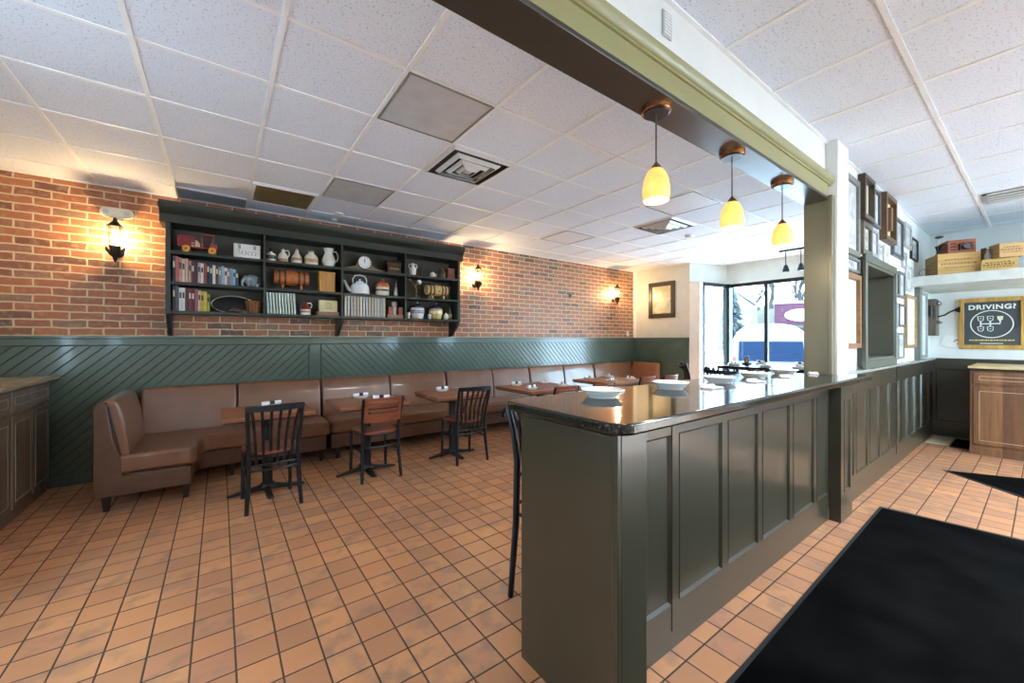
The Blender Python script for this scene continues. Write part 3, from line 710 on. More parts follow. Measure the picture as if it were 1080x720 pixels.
dup(st, (5.34, 1.92, 0), -pi / 2, 'tall black stool in front of the high table, seen over the fourth plate', 'tall black stools')
TOPW_ = TOPW; TOPW = mat('black_table_top', (38, 34, 36), .2)
HT = table(1.0, 1.1, 1.03, 'high dark-edged table set with bowls in front of the street window', 'high_table', .36, None); HT.location = (6.15, 2.22, 0); TOPW = TOPW_

# ---------------------------------------------------------------- crockery
def plate(r, h, label, cat='plate', group=None):
    t = thing('serving_bowl', label, cat, (0, 0, 0), 0, group)
    build(MB().lathe([(.0, .005), (r * .58, .005), (r * .6, 0), (r * .66, 0), (r * .68, .006), (r * .8, h * .35), (r * .86, h * .72), (r * .9, h * .86), (r, h), (r * .99, h + .004), (r * .88, h * .86 + .005), (r * .80, h * .5 + .004), (r * .6, .012), (0, .010)], seg=32), 'bowl', CHINA, t)
    return t
PL = []
names = ['nearest the rounded bar end', 'second along the bar from its rounded end', 'in the middle of the bar row', 'fourth along the bar from its rounded end', 'closest to the khaki jamb']
for i, (x, y) in enumerate(((1.47, 1.265), (2.03, 1.25), (2.56, 1.24), (3.06, 1.235), (3.58, 1.23))):
    lab = 'wide white bowl on the granite bar top, ' + names[i]
    if i == 0: PL0 = plate(.098, .034, lab, 'bowl', 'white bowls on the bar'); PL0.location = (x, y, 1.125)
    else: dup(PL0, (x, y, 1.125), 0, lab)
def napkin_fold():
    m = MB(); n = 9
    for k, (a, w_) in enumerate(((-.25, .05), (.3, .045))):
        P = [(-.02, 0, .0), (.04, -w_, .0), (.15, -w_ * .2, .0), (.15, w_ * .2, .0), (.04, w_, .0)]
        i0 = len(m.v); m.prism([(x_ * .8, y_ * .8, z_) for x_, y_, z_ in P], (0, 0, .007 + .009 * k))
        m.v[i0 + 6] = (.03, -w_ * .5, .022 - .006 * k); m.v[i0 + 9] = (.03, w_ * .5, .02)
        m.xf(Matrix.Rotation(a, 4, 'Z'), i0)
    return m
for i, (x, y, a) in enumerate(((1.61, 1.34, .2), (2.17, 1.14, -.3), (2.71, 1.13, -.3), (3.22, 1.12, -.3), (3.73, 1.10, -.3))):
    solo(napkin_fold(), 'napkin', LINEN, 'folded white napkin on the bar beside the bowl ' + ['nearest the rounded end', 'that is second along', 'in the middle', 'that is fourth along', 'closest to the jamb'][i], 'napkin', 'napkins on the bar', (x, y, 1.1255), a, .003)
def setting(x, y, z, where, a=0, i=[0]):
    lab = 'small white dish ' + where
    if i[0] == 0:
        setting.p = plate(.085, .022, lab, 'dish', 'small white dishes on the tables'); setting.p.location = (x, y, z); setting.p.name = 'small_dish'
        k = thing('napkin_roll', 'dark-banded white napkin roll ' + where, 'napkin roll', (x, y, z + .024), a, 'napkin rolls on the small dishes')
        build(MB().lathe([(.012, -.085), (.017, -.08), (.017, .08), (.012, .085)], (0, 0, .017), 12, 'x'), 'roll', LINEN, k)
        build(MB().lathe([(.0185, -.022), (.0185, .022)], (0, 0, .017), 12, 'x'), 'band', BLACKP, k)
        setting.k = k
    else:
        dup(setting.p, (x, y, z), 0, lab); dup(setting.k, (x, y, z + .024), a, 'dark-banded white napkin roll ' + where)
    i[0] += 1
setting(.40, 4.42, .75, 'on the table nearest the cabinet', .3)
setting(1.25, 4.50, .75, 'on the second table, bench side', .2); setting(1.38, 4.20, .75, 'on the second table, right behind the wooden chair back', -.2)
setting(2.24, 4.50, .75, 'on the third table, bench side', .2); setting(2.40, 4.22, .75, 'on the third table, right behind the slatted chair back', -.3)
for n_, (x, y) in enumerate(((3.34, 4.42), (3.26, 3.98), (3.86, 4.42), (3.82, 3.98))): setting(x, y, .75, 'on the fourth table at its ' + ['bench side near corner', 'open side near corner', 'bench side far corner', 'open side far corner'][n_], .3 * n_)
for n_, (x, y) in enumerate(((4.82, 4.42), (4.82, 3.95), (5.32, 4.42), (5.32, 3.98))): setting(x, y, .75, 'on the farthest table at its ' + ['bench side near corner', 'open side near corner', 'bench side far corner', 'open side far corner'][n_], .4 * n_)
for n_, (x, y) in enumerate(((5.85, 2.62), (5.85, 2.22), (5.85, 1.85), (6.4, 2.5), (6.4, 2.0))): setting(x, y, 1.03, 'on the high window table, ' + ['front edge by the glazed corner', 'front edge middle', 'front edge by the jamb', 'street side by the glazed corner', 'street side by the jamb'][n_], .3 * n_)
c = thing('condiment_caddy', 'small dark caddy of bottles in the middle of the high window table', 'caddy', (6.2, 2.6, 1.03))
build(B((-.07, -.04, 0), (.07, .04, .03)), 'tray', BLACKM, c, .003)
for k in range(3): build(MB().lathe([(.016, .004), (.017, .06), (.008, .09), (.008, .11)], (-.045 + .045 * k, 0, .01), 12), 'bottle', mat(['red_sauce', 'brown_sauce', 'green_sauce'][k], [(120, 50, 40), (70, 48, 36), (70, 90, 60)][k], .2), c)

# ---------------------------------------------------------------- the shelf unit on the brick wall
su = thing('shelf_unit', 'dark green four-bay wall shelf unit with cornice on the brick wall', 'shelf unit', (-.44, 5.25, 1.45))
XB = [-.42, .407, 1.235, 2.062, 2.891]; ZT = [2.30, 1.985, 1.69]
def su_b(a, b): return B((a[0] + .44, a[1] - 5.25, a[2] - 1.45), (b[0] + .44, b[1] - 5.25, b[2] - 1.45))
build(su_b((-.42, 5.55, 1.66), (2.89, 5.575, 2.62)), 'back_panel', mat('shelf_back', (70, 68, 58), .5), su)
for i, x in enumerate(XB): build(su_b((x - (.02 if i in (0, 4) else .011), 5.25, 1.66), (x + (.02 if i in (0, 4) else .011), 5.55, 2.60)), 'side_panel' if i in (0, 4) else 'divider', SHELFP, su, .002)
for z in ZT:
    for a, b in zip(XB[:-1], XB[1:]): build(su_b((a + .011, 5.255, z - .03), (b - .011, 5.55, z)), 'shelf', SHELFP, su, .002)
build(su_b((-.44, 5.25, 2.585), (2.91, 5.55, 2.62)), 'top_board', SHELFP, su)
cr = MB(); P = [(0, 2.575), (-.012, 2.58), (-.012, 2.66), (-.02, 2.665), (-.05, 2.70), (-.075, 2.735), (-.08, 2.76), (-.085, 2.775), (.30, 2.775), (.30, 2.575)]
cr.prism([(-.045, y, z - 1.45) for y, z in P], (3.44, 0, 0)); cr.box((-.045, .0, 2.735 - 1.45), (-.06, .3, 2.775 - 1.45))
build(cr, 'cornice', SHELFP, su)
for x in (XB[0], XB[2], XB[4]):
    build(MB().prism([(x + .44 - .018, y, z - 1.45) for y, z in ((0, 1.66), (.03, 1.60), (.10, 1.55), (.17, 1.50), (.20, 1.45), (.30, 1.435), (.30, 1.66))], (.036, 0, 0)), 'bracket', SHELFP, su, .002)

# ---------------------------------------------------------------- things on the shelves
def books(x0, x1, z, cols, hts, where, group, lean=0, y=5.30, depth=.17, name='book', words=None, gap=.001):
    n = len(cols); wd = (x1 - x0) / n
    ordn = ['first', 'second', 'third', 'fourth', 'fifth', 'sixth', 'seventh', 'eighth', 'ninth', 'tenth', 'eleventh', 'twelfth', 'thirteenth', 'fourteenth', 'fifteenth', 'sixteenth', 'seventeenth', 'eighteenth', 'nineteenth', 'twentieth', 'twenty-first', 'twenty-second']
    for i, (cn, c) in enumerate(cols):
        h = hts[i % len(hts)]; w_ = wd - gap; x = x0 + wd * i + gap / 2
        t = thing(name, f'{cn} {name.replace("_", " ")}, {ordn[i]} in the row {where}', 'book', (x, y, z), 0, group)
        m = mat('cover_' + cn.replace(' ', '_'), c, .5, var=.08, scale=20)
        sh = lambda zz: lean * zz
        def qb(a, b):
            Q = []
            for zz in (a[2], b[2]):
                for xx, yy in ((a[0], a[1]), (b[0], a[1]), (b[0], b[1]), (a[0], b[1])): Q.append((xx + sh(zz), yy, zz))
            return MB().quadbox(Q)
        cv = qb((0, 0, 0), (w_ * .12, depth, h)); cv.v += qb((w_ * .88, 0, 0), (w_, depth, h)).v; cv.f += [[q + 8 for q in f] for f in cv.f[:6]]
        sp = qb((0, 0, 0), (w_, .006, h)); k0 = len(cv.v); cv.v += sp.v; cv.f += [[q + k0 for q in f] for f in sp.f]
        build(cv, 'cover', m, t); build(qb((w_ * .12, .004, .004), (w_ * .88, depth - .004, h - .006)), 'pages', mat('paper_pages', (228, 220, 200), .8), t)
        if i % 3 != 1 and name == 'book': 
            lm = mat('spine_label_' + ('dark' if sum(c) > 420 else 'pale'), (60, 50, 48) if sum(c) > 420 else (220, 210, 180), .5)
            lb = qb((w_ * .2, -.0008, h * .55), (w_ * .8, .001, h * .8)); build(lb, 'spine_label', lm, t)
C1 = [('dark grey', (60, 62, 66)), ('pink red', (196, 110, 104)), ('salmon', (214, 150, 130)), ('cream', (220, 200, 170)), ('pale pink', (208, 170, 160)), ('tan', (190, 150, 120)), ('maroon', (110, 44, 48)), ('navy', (44, 46, 70)), ('dusty pink', (196, 160, 152)), ('white', (222, 220, 214)), ('brick red', (160, 70, 60)), ('black', (34, 32, 36)), ('dark blue', (50, 60, 90)), ('ivory', (226, 216, 190)), ('plum', (96, 56, 76)), ('grey', (140, 138, 140)), ('pale blue', (160, 186, 204)), ('white topped', (214, 214, 216)), ('tan brown', (170, 130, 96)), ('sky blue', (110, 160, 196)), ('silver blue', (176, 194, 206)), ('deep teal', (48, 84, 98))]
books(-.39, .165, ZT[1], C1, [.27, .265, .255, .245, .25, .23, .225, .235, .22, .215, .22, .235, .215, .205, .21, .195, .205, .19, .185, .19, .18, .17], 'of mixed books under the red toy truck', 'mixed books on the middle shelf')
C2 = [('charcoal', (50, 52, 54)), ('black and white', (90, 90, 92)), ('large white', (226, 226, 222)), ('bright white', (232, 230, 226)), ('deep maroon', (98, 46, 48)), ('wine', (112, 52, 58)), ('oxblood', (88, 40, 42)), ('rose', (160, 84, 96)), ('beige', (210, 190, 160)), ('yellow', (214, 178, 60)), ('golden yellow', (222, 190, 70)), ('lime', (170, 176, 80))]
books(-.39, -.085, ZT[2], C2, [.265, .26, .24, .24, .24, .24, .235, .235, .22, .215, .215, .19], 'on the bottom shelf beside the black oval', 'books on the bottom shelf')
C3 = [('pale green', (190, 206, 190)), ('pale sage', (198, 208, 190))] * 5
books(.435, .735, ZT[2], [(['pale green', 'mint', 'pale sage', 'celadon', 'frosted green'][i % 5], [(190, 206, 190), (196, 212, 200), (200, 208, 188), (182, 200, 184), (206, 214, 200)][i % 5]) for i in range(10)], [.25], 'of matching volumes under the barrel', 'matching pale green volumes', lean=-.06, gap=.005, name='volume')
books(1.27, 1.80, ZT[2], [(['ivory', 'off-white', 'pearl grey', 'cream', 'stone'][i % 5], [(216, 210, 190), (214, 214, 206), (190, 190, 184), (208, 200, 178), (196, 190, 174)][i % 5]) for i in range(14)], [.265], 'of bound volumes under the white kettle', 'bound volumes under the kettle', gap=.006, name='bound_volume')
# red toy truck
t = thing('toy_truck', 'red toy stake truck with yellow wheels on the top shelf', 'toy truck', (-.18, 5.33, ZT[0] + .0))
RED = mat('toy_red', (150, 48, 46), .4); YEL = mat('toy_yellow', (206, 150, 50), .4)
build(MB().box((-.16, -.05, .05), (.16, .05, .066)).box((.09, -.04, .066), (.16, .04, .11)), 'chassis', RED, t, .003)
f = MB()
for z in (.08, .105, .13, .155): f.box((-.172, -.055, z), (-.03, -.048, z + .014)); f.box((-.172, .048, z), (-.03, .055, z + .014)); f.box((-.174, -.055, z), (-.167, .055, z + .014))
for x in (-.172, -.10, -.035): f.box((x, -.055, .066), (x + .007, -.048, .17)); f.box((x, .048, .066), (x + .007, .055, .17))
build(f, 'stake_bed', RED, t)
build(MB().box((.02, -.045, .066), (.035, .045, .14)).box((.02, -.045, .195), (.13, .045, .203)).tube([(.125, -.04, .2), (.10, -.04, .07)], .003, 6).tube([(.125, .04, .2), (.10, .04, .07)], .003, 6).tube([(.025, .04, .2), (.025, .04, .07)], .003, 6).tube([(.025, -.04, .2), (.025, -.04, .07)], .003, 6), 'cab', RED, t)
build(MB().box((-.06, -.03, .066), (.01, .03, .11)).ball((-.02, 0, .12), .022), 'load', mat('cream_load', (224, 206, 180), .6), t, .003)
for x in (-.10, .115):
    for y in (-.055, .055):
        wl = build(MB().lathe([(.034, -.008), (.036, 0), (.034, .008)], (x, y, .036), 20, 'y'), 'wheel', YEL, t); build(MB().lathe([(.012, -.011), (.012, .011)], (x, y, .036), 12, 'y'), 'hub', RED, wl)
t = thing('lunch_box', 'white tin lunch box with script lettering and handle on top shelf', 'box', (.245, 5.34, ZT[0]))
build(MB().box((-.125, -.05, 0), (.125, .05, .155)), 'body', mat('white_tin', (226, 222, 216), .35), t, .008, 3)
build(MB().tube([(-.05, 0, .155), (-.045, 0, .18), (.045, 0, .18), (.05, 0, .155)], .006, 8), 'handle', mat('grey_handle', (90, 90, 92), .4, .6), t)
for x in (-.07, .07): build(MB().box((x - .012, -.056, .10), (x + .012, -.049, .14)), 'latch', STEEL, t, .002)
sc = MB(); pts = []
for i in range(60):
    u = i / 59; pts.append((-.09 + .18 * u + .012 * sin(u * 38), -.0515, .055 + .022 * sin(u * 31 + .6) + (.012 if i < 10 else 0)))
build(sc.tube(pts, .0016, 6), 'script_mark', mat('script_grey', (70, 66, 66), .5), t)
def jar(name, x, z, prof, m, label, cat, y=5.36, parts=(), handle=None):
    """lathed vessel plus extra lathed parts; handle = (r_attach, z_low, z_high, out, side)"""
    t = thing(name, label, cat, (x, y, z))
    build(MB().lathe(prof, seg=24), 'body', m, t)
    for pn, pp, pm in parts: build(MB().lathe(pp, seg=20), pn, pm, t)
    if handle:
        r0, z0, z1, out, s_ = handle
        build(MB().tube([(s_ * (r0 * .92), 0, z0), (s_ * (r0 + out * .8), 0, z0 + (z1 - z0) * .25), (s_ * (r0 + out), 0, z0 + (z1 - z0) * .65), (s_ * (r0 + out * .5), 0, z1), (s_ * r0 * .35, 0, z1 - .005)], .008, 8), 'handle', m, t)
    return t
STONE = mat('cream_stoneware', (226, 214, 190), .3, var=.05); TANW = mat('tan_stoneware', (176, 128, 88), .35); BLU = mat('cobalt_glaze', (38, 46, 84), .25); IVO = mat('ivory_ceramic', (232, 226, 210), .25, var=.03)
DKL = mat('dark_label', (64, 56, 56), .5); REDB = mat('red_brown_glaze', (142, 50, 44), .3)
jar('whisky_jug', .478, ZT[0], [(.045, 0), (.054, .01), (.055, .075), (.045, .095), (.018, .105), (.016, .115)], IVO, 'small squat white jug with dark blue stopper beside the divider', 'jug', parts=(('label', [(.0555, .025), (.056, .07)], DKL), ('stopper', [(.016, .113), (.018, .12), (.014, .155), (.006, .163)], BLU)))
jar('handled_jug', .60, ZT[0], [(.045, 0), (.052, .01), (.052, .07), (.04, .10), (.02, .125), (.018, .15), (.022, .155)], STONE, 'small two-tone jug with loop handle, second in the jug row', 'jug', parts=(('base_glaze', [(.046, -.0), (.053, .01), (.0535, .045)], TANW), ('cork', [(.014, .15), (.012, .17)], TANW)), handle=(.045, .07, .15, .02, 1))
jar('round_jug', .745, ZT[0], [(.035, 0), (.055, .02), (.06, .055), (.05, .09), (.025, .13), (.017, .165), (.02, .17)], STONE, 'round-bellied pale bottle jug, third in the jug row', 'jug', parts=(('label', [(.0595, .04), (.061, .07)], TANW), ('cork', [(.013, .165), (.012, .19)], TANW)))
jar('stone_jar', .90, ZT[0], [(.07, 0), (.078, .01), (.078, .09), (.06, .125), (.035, .14), (.033, .165), (.038, .17)], STONE, 'wide pale stoneware jar with short neck beside the white pitcher', 'jar', parts=(('label', [(.0785, .03), (.079, .075)], TANW), ('lid', [(.034, .168), (.036, .18), (.03, .19)], mat('brown_cork', (120, 92, 70), .6))))
t = jar('pitcher', 1.10, ZT[0], [(.05, 0), (.055, .008), (.075, .05), (.078, .09), (.06, .14), (.045, .175), (.05, .21), (.06, .235)], IVO, 'white ceramic pitcher with spout and large handle on top shelf', 'pitcher', handle=(.062, .06, .205, .05, 1))
build(MB().prism([(-.05, -.025, .225), (-.095, 0, .245), (-.05, .025, .225), (-.045, .012, .17), (-.045, -.012, .17)], (.01, 0, 0)), 'spout', IVO, t, .003)
# elephant-like grey kettle figure, basket, oval
t = thing('grey_figurine', 'glossy grey elephant-like figurine at the end of the mixed books', 'figurine', (.298, 5.36, ZT[1]))
GRF = mat('grey_glaze', (120, 132, 138), .25, var=.15, scale=20)
build(MB().ball((0, 0, .075), .075, (.95, .7, 1)).ball((-.05, -.02, .085), .045), 'body', GRF, t)
build(MB().tube([(-.07, -.04, .10), (-.10, -.05, .06), (-.10, -.05, .02), (-.085, -.055, .008)], [.022, .016, .012, .009], 10), 'trunk', GRF, t)
build(MB().ball((.06, -.02, .06), .05, (.7, .5, 1.1)), 'ear', mat('dark_grey_glaze', (60, 66, 72), .3), t)
for x, y in ((-.04, -.03), (.04, -.03), (-.04, .03), (.04, .03)): build(MB().lathe([(.02, 0), (.022, .04)], (x, y, 0), 12), 'foot', GRF, t)
t = thing('oval_tray', 'black oval tray with pale rim leaning behind the wicker basket', 'tray', (.125, 5.50, ZT[2]))
P = [(.20 * cos(2 * pi * k / 40), .02 * sin(2 * pi * k / 40), .102 + .098 * sin(2 * pi * k / 40)) for k in range(40)]
build(MB().prism(P, (0, .01, 0)), 'panel', mat('tray_black', (26, 26, 26), .3), t); build(MB().tube(P, .006, 8, closed=True), 'rim', mat('pale_rim', (214, 206, 190), .4), t)
t = thing('cleaver_block', 'dark dried pod lying in front of the black oval tray', 'dried pod', (.13, 5.30, ZT[2]))
t.name = 'dried_pod'
build(MB().tube([(-.06, 0, .014), (-.02, .01, .03), (.03, 0, .026), (.075, -.01, .012)], [.006, .026, .022, .006], 10), 'pod', mat('dark_pod', (72, 62, 50), .7), t)
build(MB().tube([(.07, -.01, .013), (.10, -.005, .04)], [.006, .003], 8), 'stem', mat('pod_stem', (100, 84, 60), .7), t)
WICK = mat('wicker', (150, 92, 48), .6, var=.3, scale=60, bump=.5, bscale=120)
t = thing('wicker_basket', 'brown wicker basket at the divider end of the bottom shelf', 'basket', (.31, 5.385, ZT[2]))
build(MB().lathe([(.055, 0), (.06, .01), (.075, .12), (.078, .135), (.072, .135), (.065, .10), (.055, .012)], seg=28), 'weave', WICK, t)
f = MB()
for k in range(14): a = 2 * pi * k / 14; f.tube([(.058 * cos(a), .058 * sin(a), .005), (.077 * cos(a), .077 * sin(a), .13)], .004, 6)
build(f, 'stakes', mat('wicker_dark', (104, 62, 34), .6), t); build(MB().tube([(.078 * cos(2 * pi * k / 28), .078 * sin(2 * pi * k / 28), .135) for k in range(28)], .006, 8, closed=True), 'rim', WICK, t)
build(MB().tube([(-.075, 0, .13), (-.06, 0, .17), (0, 0, .185), (.06, 0, .17), (.075, 0, .13)], .005, 8), 'handle', MATS['wicker_dark'], t)
def barrel(x, z, L, r, m, hoop, label, y=5.38):
    t = thing('wooden_barrel', label, 'barrel', (x, y, z)); c = (0, 0, r + .05)
    build(MB().lathe([(r * .82, -L / 2), (r * .92, -L * .3), (r, 0), (r * .92, L * .3), (r * .82, L / 2)], c, 28, 'x'), 'staves', m, t)
    for q in (-.36, -.2, .2, .36):
        rr = r * (1 - .55 * q * q * 1.2) + .001; build(MB().lathe([(rr, -.010), (rr + .002, 0), (rr, .010)], (c[0] + q * L, 0, c[2]), 28, 'x'), 'hoop', hoop, t)
    for s_ in (-1, 1): build(MB().box((s_ * L * .27 - .012, -.07, 0), (s_ * L * .27 + .012, .07, .055)), 'stand', m, t, .003)
    build(MB().tube([(0, -r, c[2] - .02), (0, -r - .035, c[2] - .02)], .007, 8), 'tap', hoop, t)
    return t
barrel(.69, ZT[1], .36, .095, wood_mat('orange_wood', (150, 80, 36), (196, 116, 58), .3, 'x', 2), mat('dark_hoop', (60, 44, 36), .4), 'orange brown wooden barrel on a stand under the jug row')
barrel(2.585, ZT[1], .33, .085, wood_mat('pale_wood', (190, 156, 96), (220, 190, 130), .4, 'x', 2), mat('dark_hoop', (60, 44, 36), .4), 'pale wooden barrel on a stand in the bay nearest the middle sconce')
t = thing('wooden_box', 'upright honey-coloured wooden box beside the orange barrel', 'box', (1.075, 5.37, ZT[1]))
HON = wood_mat('honey_wood', (176, 122, 50), (206, 152, 70), .4, 'z', 2)
build(B((-.09, -.06, 0), (.09, .06, .235)), 'body', HON, t, .003); build(B((-.095, -.065, .225), (.095, .065, .25)), 'lid', HON, t, .003)
jar('red_top_jug', .84, ZT[2], [(.05, 0), (.056, .008), (.056, .07), (.05, .09)], IVO, 'small white jug with red shoulder beside the pale green volumes', 'jug', parts=(('shoulder', [(.0565, .07), (.05, .10), (.022, .125), (.018, .16), (.022, .165)], REDB), ('label', [(.0565, .03), (.057, .055)], TANW)), handle=(.045, .08, .15, .022, 1))
t = thing('wooden_cigar_box', 'low brown wooden box lying flat under the cream sign', 'box', (1.08, 5.35, ZT[2]))
build(B((-.125, -.07, 0), (.125, .07, .04)), 'body', wood_mat('cigar_wood', (120, 74, 44), (150, 98, 60), .4), t, .002); build(B((-.127, -.072, .032), (.127, .072, .047)), 'lid', wood_mat('cigar_wood2', (126, 80, 48), (156, 104, 64), .4), t, .002)
t = thing('cream_sign', 'cream card box with faint crest standing on the low wooden box', 'box', (1.09, 5.35, ZT[2] + .0475))
build(B((-.105, -.03, 0), (.105, .03, .145)), 'card', mat('cream_card', (228, 212, 160), .6), t, .003)
f = MB(); f.tube([(.03 * cos(2 * pi * k / 20), -.031, .09 + .02 * sin(2 * pi * k / 20)) for k in range(20)], .0025, 6, closed=True)
for z, w_ in ((.05, .05), (.04, .035)): f.box((-w_, -.032, z), (w_, -.029, z + .004))
build(f, 'crest', mat('crest_tan', (150, 120, 80), .6), t)
# mantel clock
t = thing('mantel_clock', 'tambour mantel clock with white dial above the kettle', 'clock', (1.54, 5.36, ZT[0]))
CLW = wood_mat('clock_wood', (104, 84, 64), (140, 118, 92), .35)
P = []
for k in range(41):
    x = -.25 + .5 * k / 40; P.append((x, 0, .03 + .075 * math.exp(-(x / .13) ** 2) + (max(0, .098 ** 2 - x * x) ** .5 * 1.0 if abs(x) < .098 else 0) * .95))
build(MB().prism([(-.25, 0, 0)] + P + [(.25, 0, 0)], (0, .08, 0)), 'case', CLW, t, .003)
dl = build(MB().lathe([(.082, -.006), (.078, -.010), (.0, -.010)], (0, 0, .112), 32, 'y'), 'dial', mat('white_dial', (240, 240, 236), .3, var=.01), t)
build(MB().tube([(.084 * cos(2 * pi * k / 32), -.008, .112 + .084 * sin(2 * pi * k / 32)) for k in range(32)], .006, 8, closed=True), 'bezel', BRASS, t)
f = MB()
for k in range(12):
    a = k * pi / 6; r1, r2 = .056, .068; f.tube([(r1 * sin(a), -.0125, .112 + r1 * cos(a)), (r2 * sin(a), -.0125, .112 + r2 * cos(a))], .0028, 6)
build(f, 'hour_marks', BLACKP, dl)
build(MB().tube([(0, -.013, .112), (-.012, -.013, .15)], .003, 6).tube([(0, -.014, .112), (.004, -.014, .17)], .0022, 6), 'hands', BLACKP, dl)
t = thing('domed_tin', 'ornate dark domed tin beside the mantel clock', 'tin', (1.92, 5.36, ZT[0]))
TIN = mat('dark_tin', (58, 44, 36), .35, .3, var=.2, scale=40)
build(B((-.095, -.06, 0), (.095, .06, .11)), 'body', TIN, t, .004); build(MB().prism([(-.1, y, z) for y, z in ((-.065, .11), (-.065, .135), (-.05, .165), (-.02, .18), (.02, .18), (.05, .165), (.065, .135), (.065, .11))], (.2, 0, 0)), 'lid', TIN, t, .003)
build(B((-.07, -.0615, .05), (.07, -.0595, .075)), 'gold_band', BRASS, t); build(B((-.1, -.0655, .125), (.1, -.062, .13)), 'lid_edge', BRASS, t)
# kettle
KET = mat('white_enamel', (238, 238, 234), .15, var=.01)
t = thing('enamel_kettle', 'white enamel kettle with long spout under the mantel clock', 'kettle', (1.48, 5.37, ZT[1]))
build(MB().lathe([(.11, 0), (.122, .008), (.122, .05), (.115, .10), (.09, .14), (.05, .158), (.048, .165)], seg=32), 'body', KET, t)
build(MB().tube([(-.10, 0, .045), (-.14, 0, .06), (-.165, 0, .11), (-.19, 0, .165), (-.205, 0, .17)], [.03, .026, .02, .015, .013], 12), 'spout', KET, t)
build(MB().lathe([(.05, .16), (.046, .172), (.012, .18), (.012, .19), (.017, .198), (.004, .206)], seg=20), 'lid', KET, t)
build(MB().tube([(-.085, 0, .14), (-.088, 0, .20), (-.06, 0, .245), (0, 0, .258), (.06, 0, .245), (.088, 0, .20), (.085, 0, .14)], .0075, 8), 'handle', KET, t)
jar('cookie_jar', 1.775, ZT[1], [(.082, 0), (.09, .01), (.09, .14), (.08, .155)], STONE, 'cream and orange stoneware jar with red lid beside the kettle', 'jar', parts=(('orange_band', [(.0905, .115), (.091, .145), (.08, .165)], mat('orange_glaze', (206, 112, 44), .3)), ('lid', [(.078, .163), (.07, .185), (.03, .198), (.018, .205), (.02, .222), (.006, .228)], mat('red_lid', (170, 54, 36), .3)), ('lettering_band', [(.0905, .06), (.091, .085)], DKL)))
jar('shaker_bottle', 1.96, ZT[1], [(.026, 0), (.03, .008), (.026, .12), (.014, .15), (.012, .185)], mat('grey_pewter', (170, 172, 172), .25, .6), 'slim silver bottle beside the orange cookie jar', 'bottle', parts=(('cap', [(.015, .18), (.016, .21), (.01, .22)], mat('dark_cap', (66, 56, 52), .4)),))
t = thing('copper_lantern', 'reddish box lantern with pale dome at the end of bound volumes', 'lantern', (1.94, 5.36, ZT[2]))
build(B((-.11, -.06, 0), (.11, .06, .045)), 'base', wood_mat('base_wood', (150, 104, 66), (180, 134, 92), .5), t, .003)
build(MB().box((-.10, -.055, .045), (-.035, .05, .15)).box((.04, -.055, .045), (.10, .05, .15)), 'box', mat('copper_box', (120, 62, 50), .3, .4), t, .003)
build(MB().lathe([(.034, .045), (.036, .12), (.03, .16), (.035, .165), (.035, .21), (.03, .225)], seg=20), 'dome', mat('pale_pewter', (196, 190, 188), .3, .3), t)
# last bay
t = jar('two_handled_vase', 2.207, ZT[0], [(.035, 0), (.045, .01), (.052, .07), (.045, .11), (.02, .135), (.02, .165), (.028, .175)], IVO, 'small white two-handled vase on the top shelf of the last bay', 'vase', handle=(.045, .10, .165, .02, 1))
build(MB().tube([(-.044, 0, .10), (-.06, 0, .13), (-.05, 0, .16), (-.02, 0, .16)], .007, 8), 'handle', IVO, t)
t = thing('curved_horn', 'dark curved horn standing beside the two-handled vase', 'horn', (2.36, 5.36, ZT[0]))
build(MB().tube([(-.02, 0, .0), (-.025, 0, .06), (-.005, 0, .105), (.02, 0, .12)], [.02, .016, .01, .004], 12), 'horn', mat('dark_horn', (58, 50, 46), .3), t); build(MB().lathe([(.028, 0), (.03, .012), (.02, .016)], (-.02, 0, 0), 16), 'base', mat('dark_horn', (0, 0, 0)), t)
jar('white_cup', 2.515, ZT[0], [(.03, 0), (.038, .01), (.042, .055), (.03, .07), (.02, .085)], IVO, 'small white lidded cup on the top shelf of the last bay', 'cup', handle=(.036, .015, .06, .018, 1))
jar('dark_pot', 2.66, ZT[0], [(.05, 0), (.06, .01), (.066, .07), (.05, .11), (.045, .13)], mat('dark_brown_glaze', (78, 66, 54), .3, var=.2), 'dark brown pot beside the brown box on the top shelf', 'pot', parts=(('lid', [(.046, .128), (.035, .142), (.01, .148), (.008, .158)], mat('lid_olive', (96, 92, 70), .3)),))
t = thing('brown_box', 'reddish brown wooden box against the end panel of the shelf', 'box', (2.80, 5.37, ZT[0]))
build(B((-.06, -.06, 0), (.06, .06, .14)), 'body', wood_mat('red_box_wood', (110, 58, 38), (142, 80, 54), .4), t, .003); build(B((-.063, -.063, .135), (.063, .063, .16)), 'lid', wood_mat('red_box_lid', (120, 66, 44), (150, 88, 60), .4), t, .003)
t = thing('brass_scale', 'slender brass stand with white globe and angled arm', 'brass stand', (2.26, 5.36, ZT[1]))
build(MB().lathe([(.06, 0), (.058, .012), (.02, .02), (.01, .03)], seg=20), 'base', BRASS, t)
build(MB().tube([(0, 0, .02), (.0, 0, .14), (-.02, 0, .17)], .007, 8).tube([(-.02, 0, .17), (-.10, 0, .255)], .006, 8).tube([(-.02, 0, .17), (.03, 0, .22)], .006, 8).ball((0, 0, .09), .014), 'stem', BRASS, t)
build(MB().ball((.045, 0, .235), .034), 'globe', IVO, t); build(MB().lathe([(.026, -.006), (.028, .006)], (-.105, 0, .26), 14), 'weight', BRASS, t)
t = thing('tall_tool', 'thin dark upright tool standing against the shelf end panel', 'tool', (2.79, 5.36, ZT[1]))
build(MB().lathe([(.022, 0), (.022, .01), (.006, .014), (.005, .16), (.009, .165), (.009, .185)], seg=12), 'shaft', mat('dark_bronze', (84, 72, 56), .4, .6), t); build(MB().ball((0, 0, .19), .011), 'knob', BRASS, t)
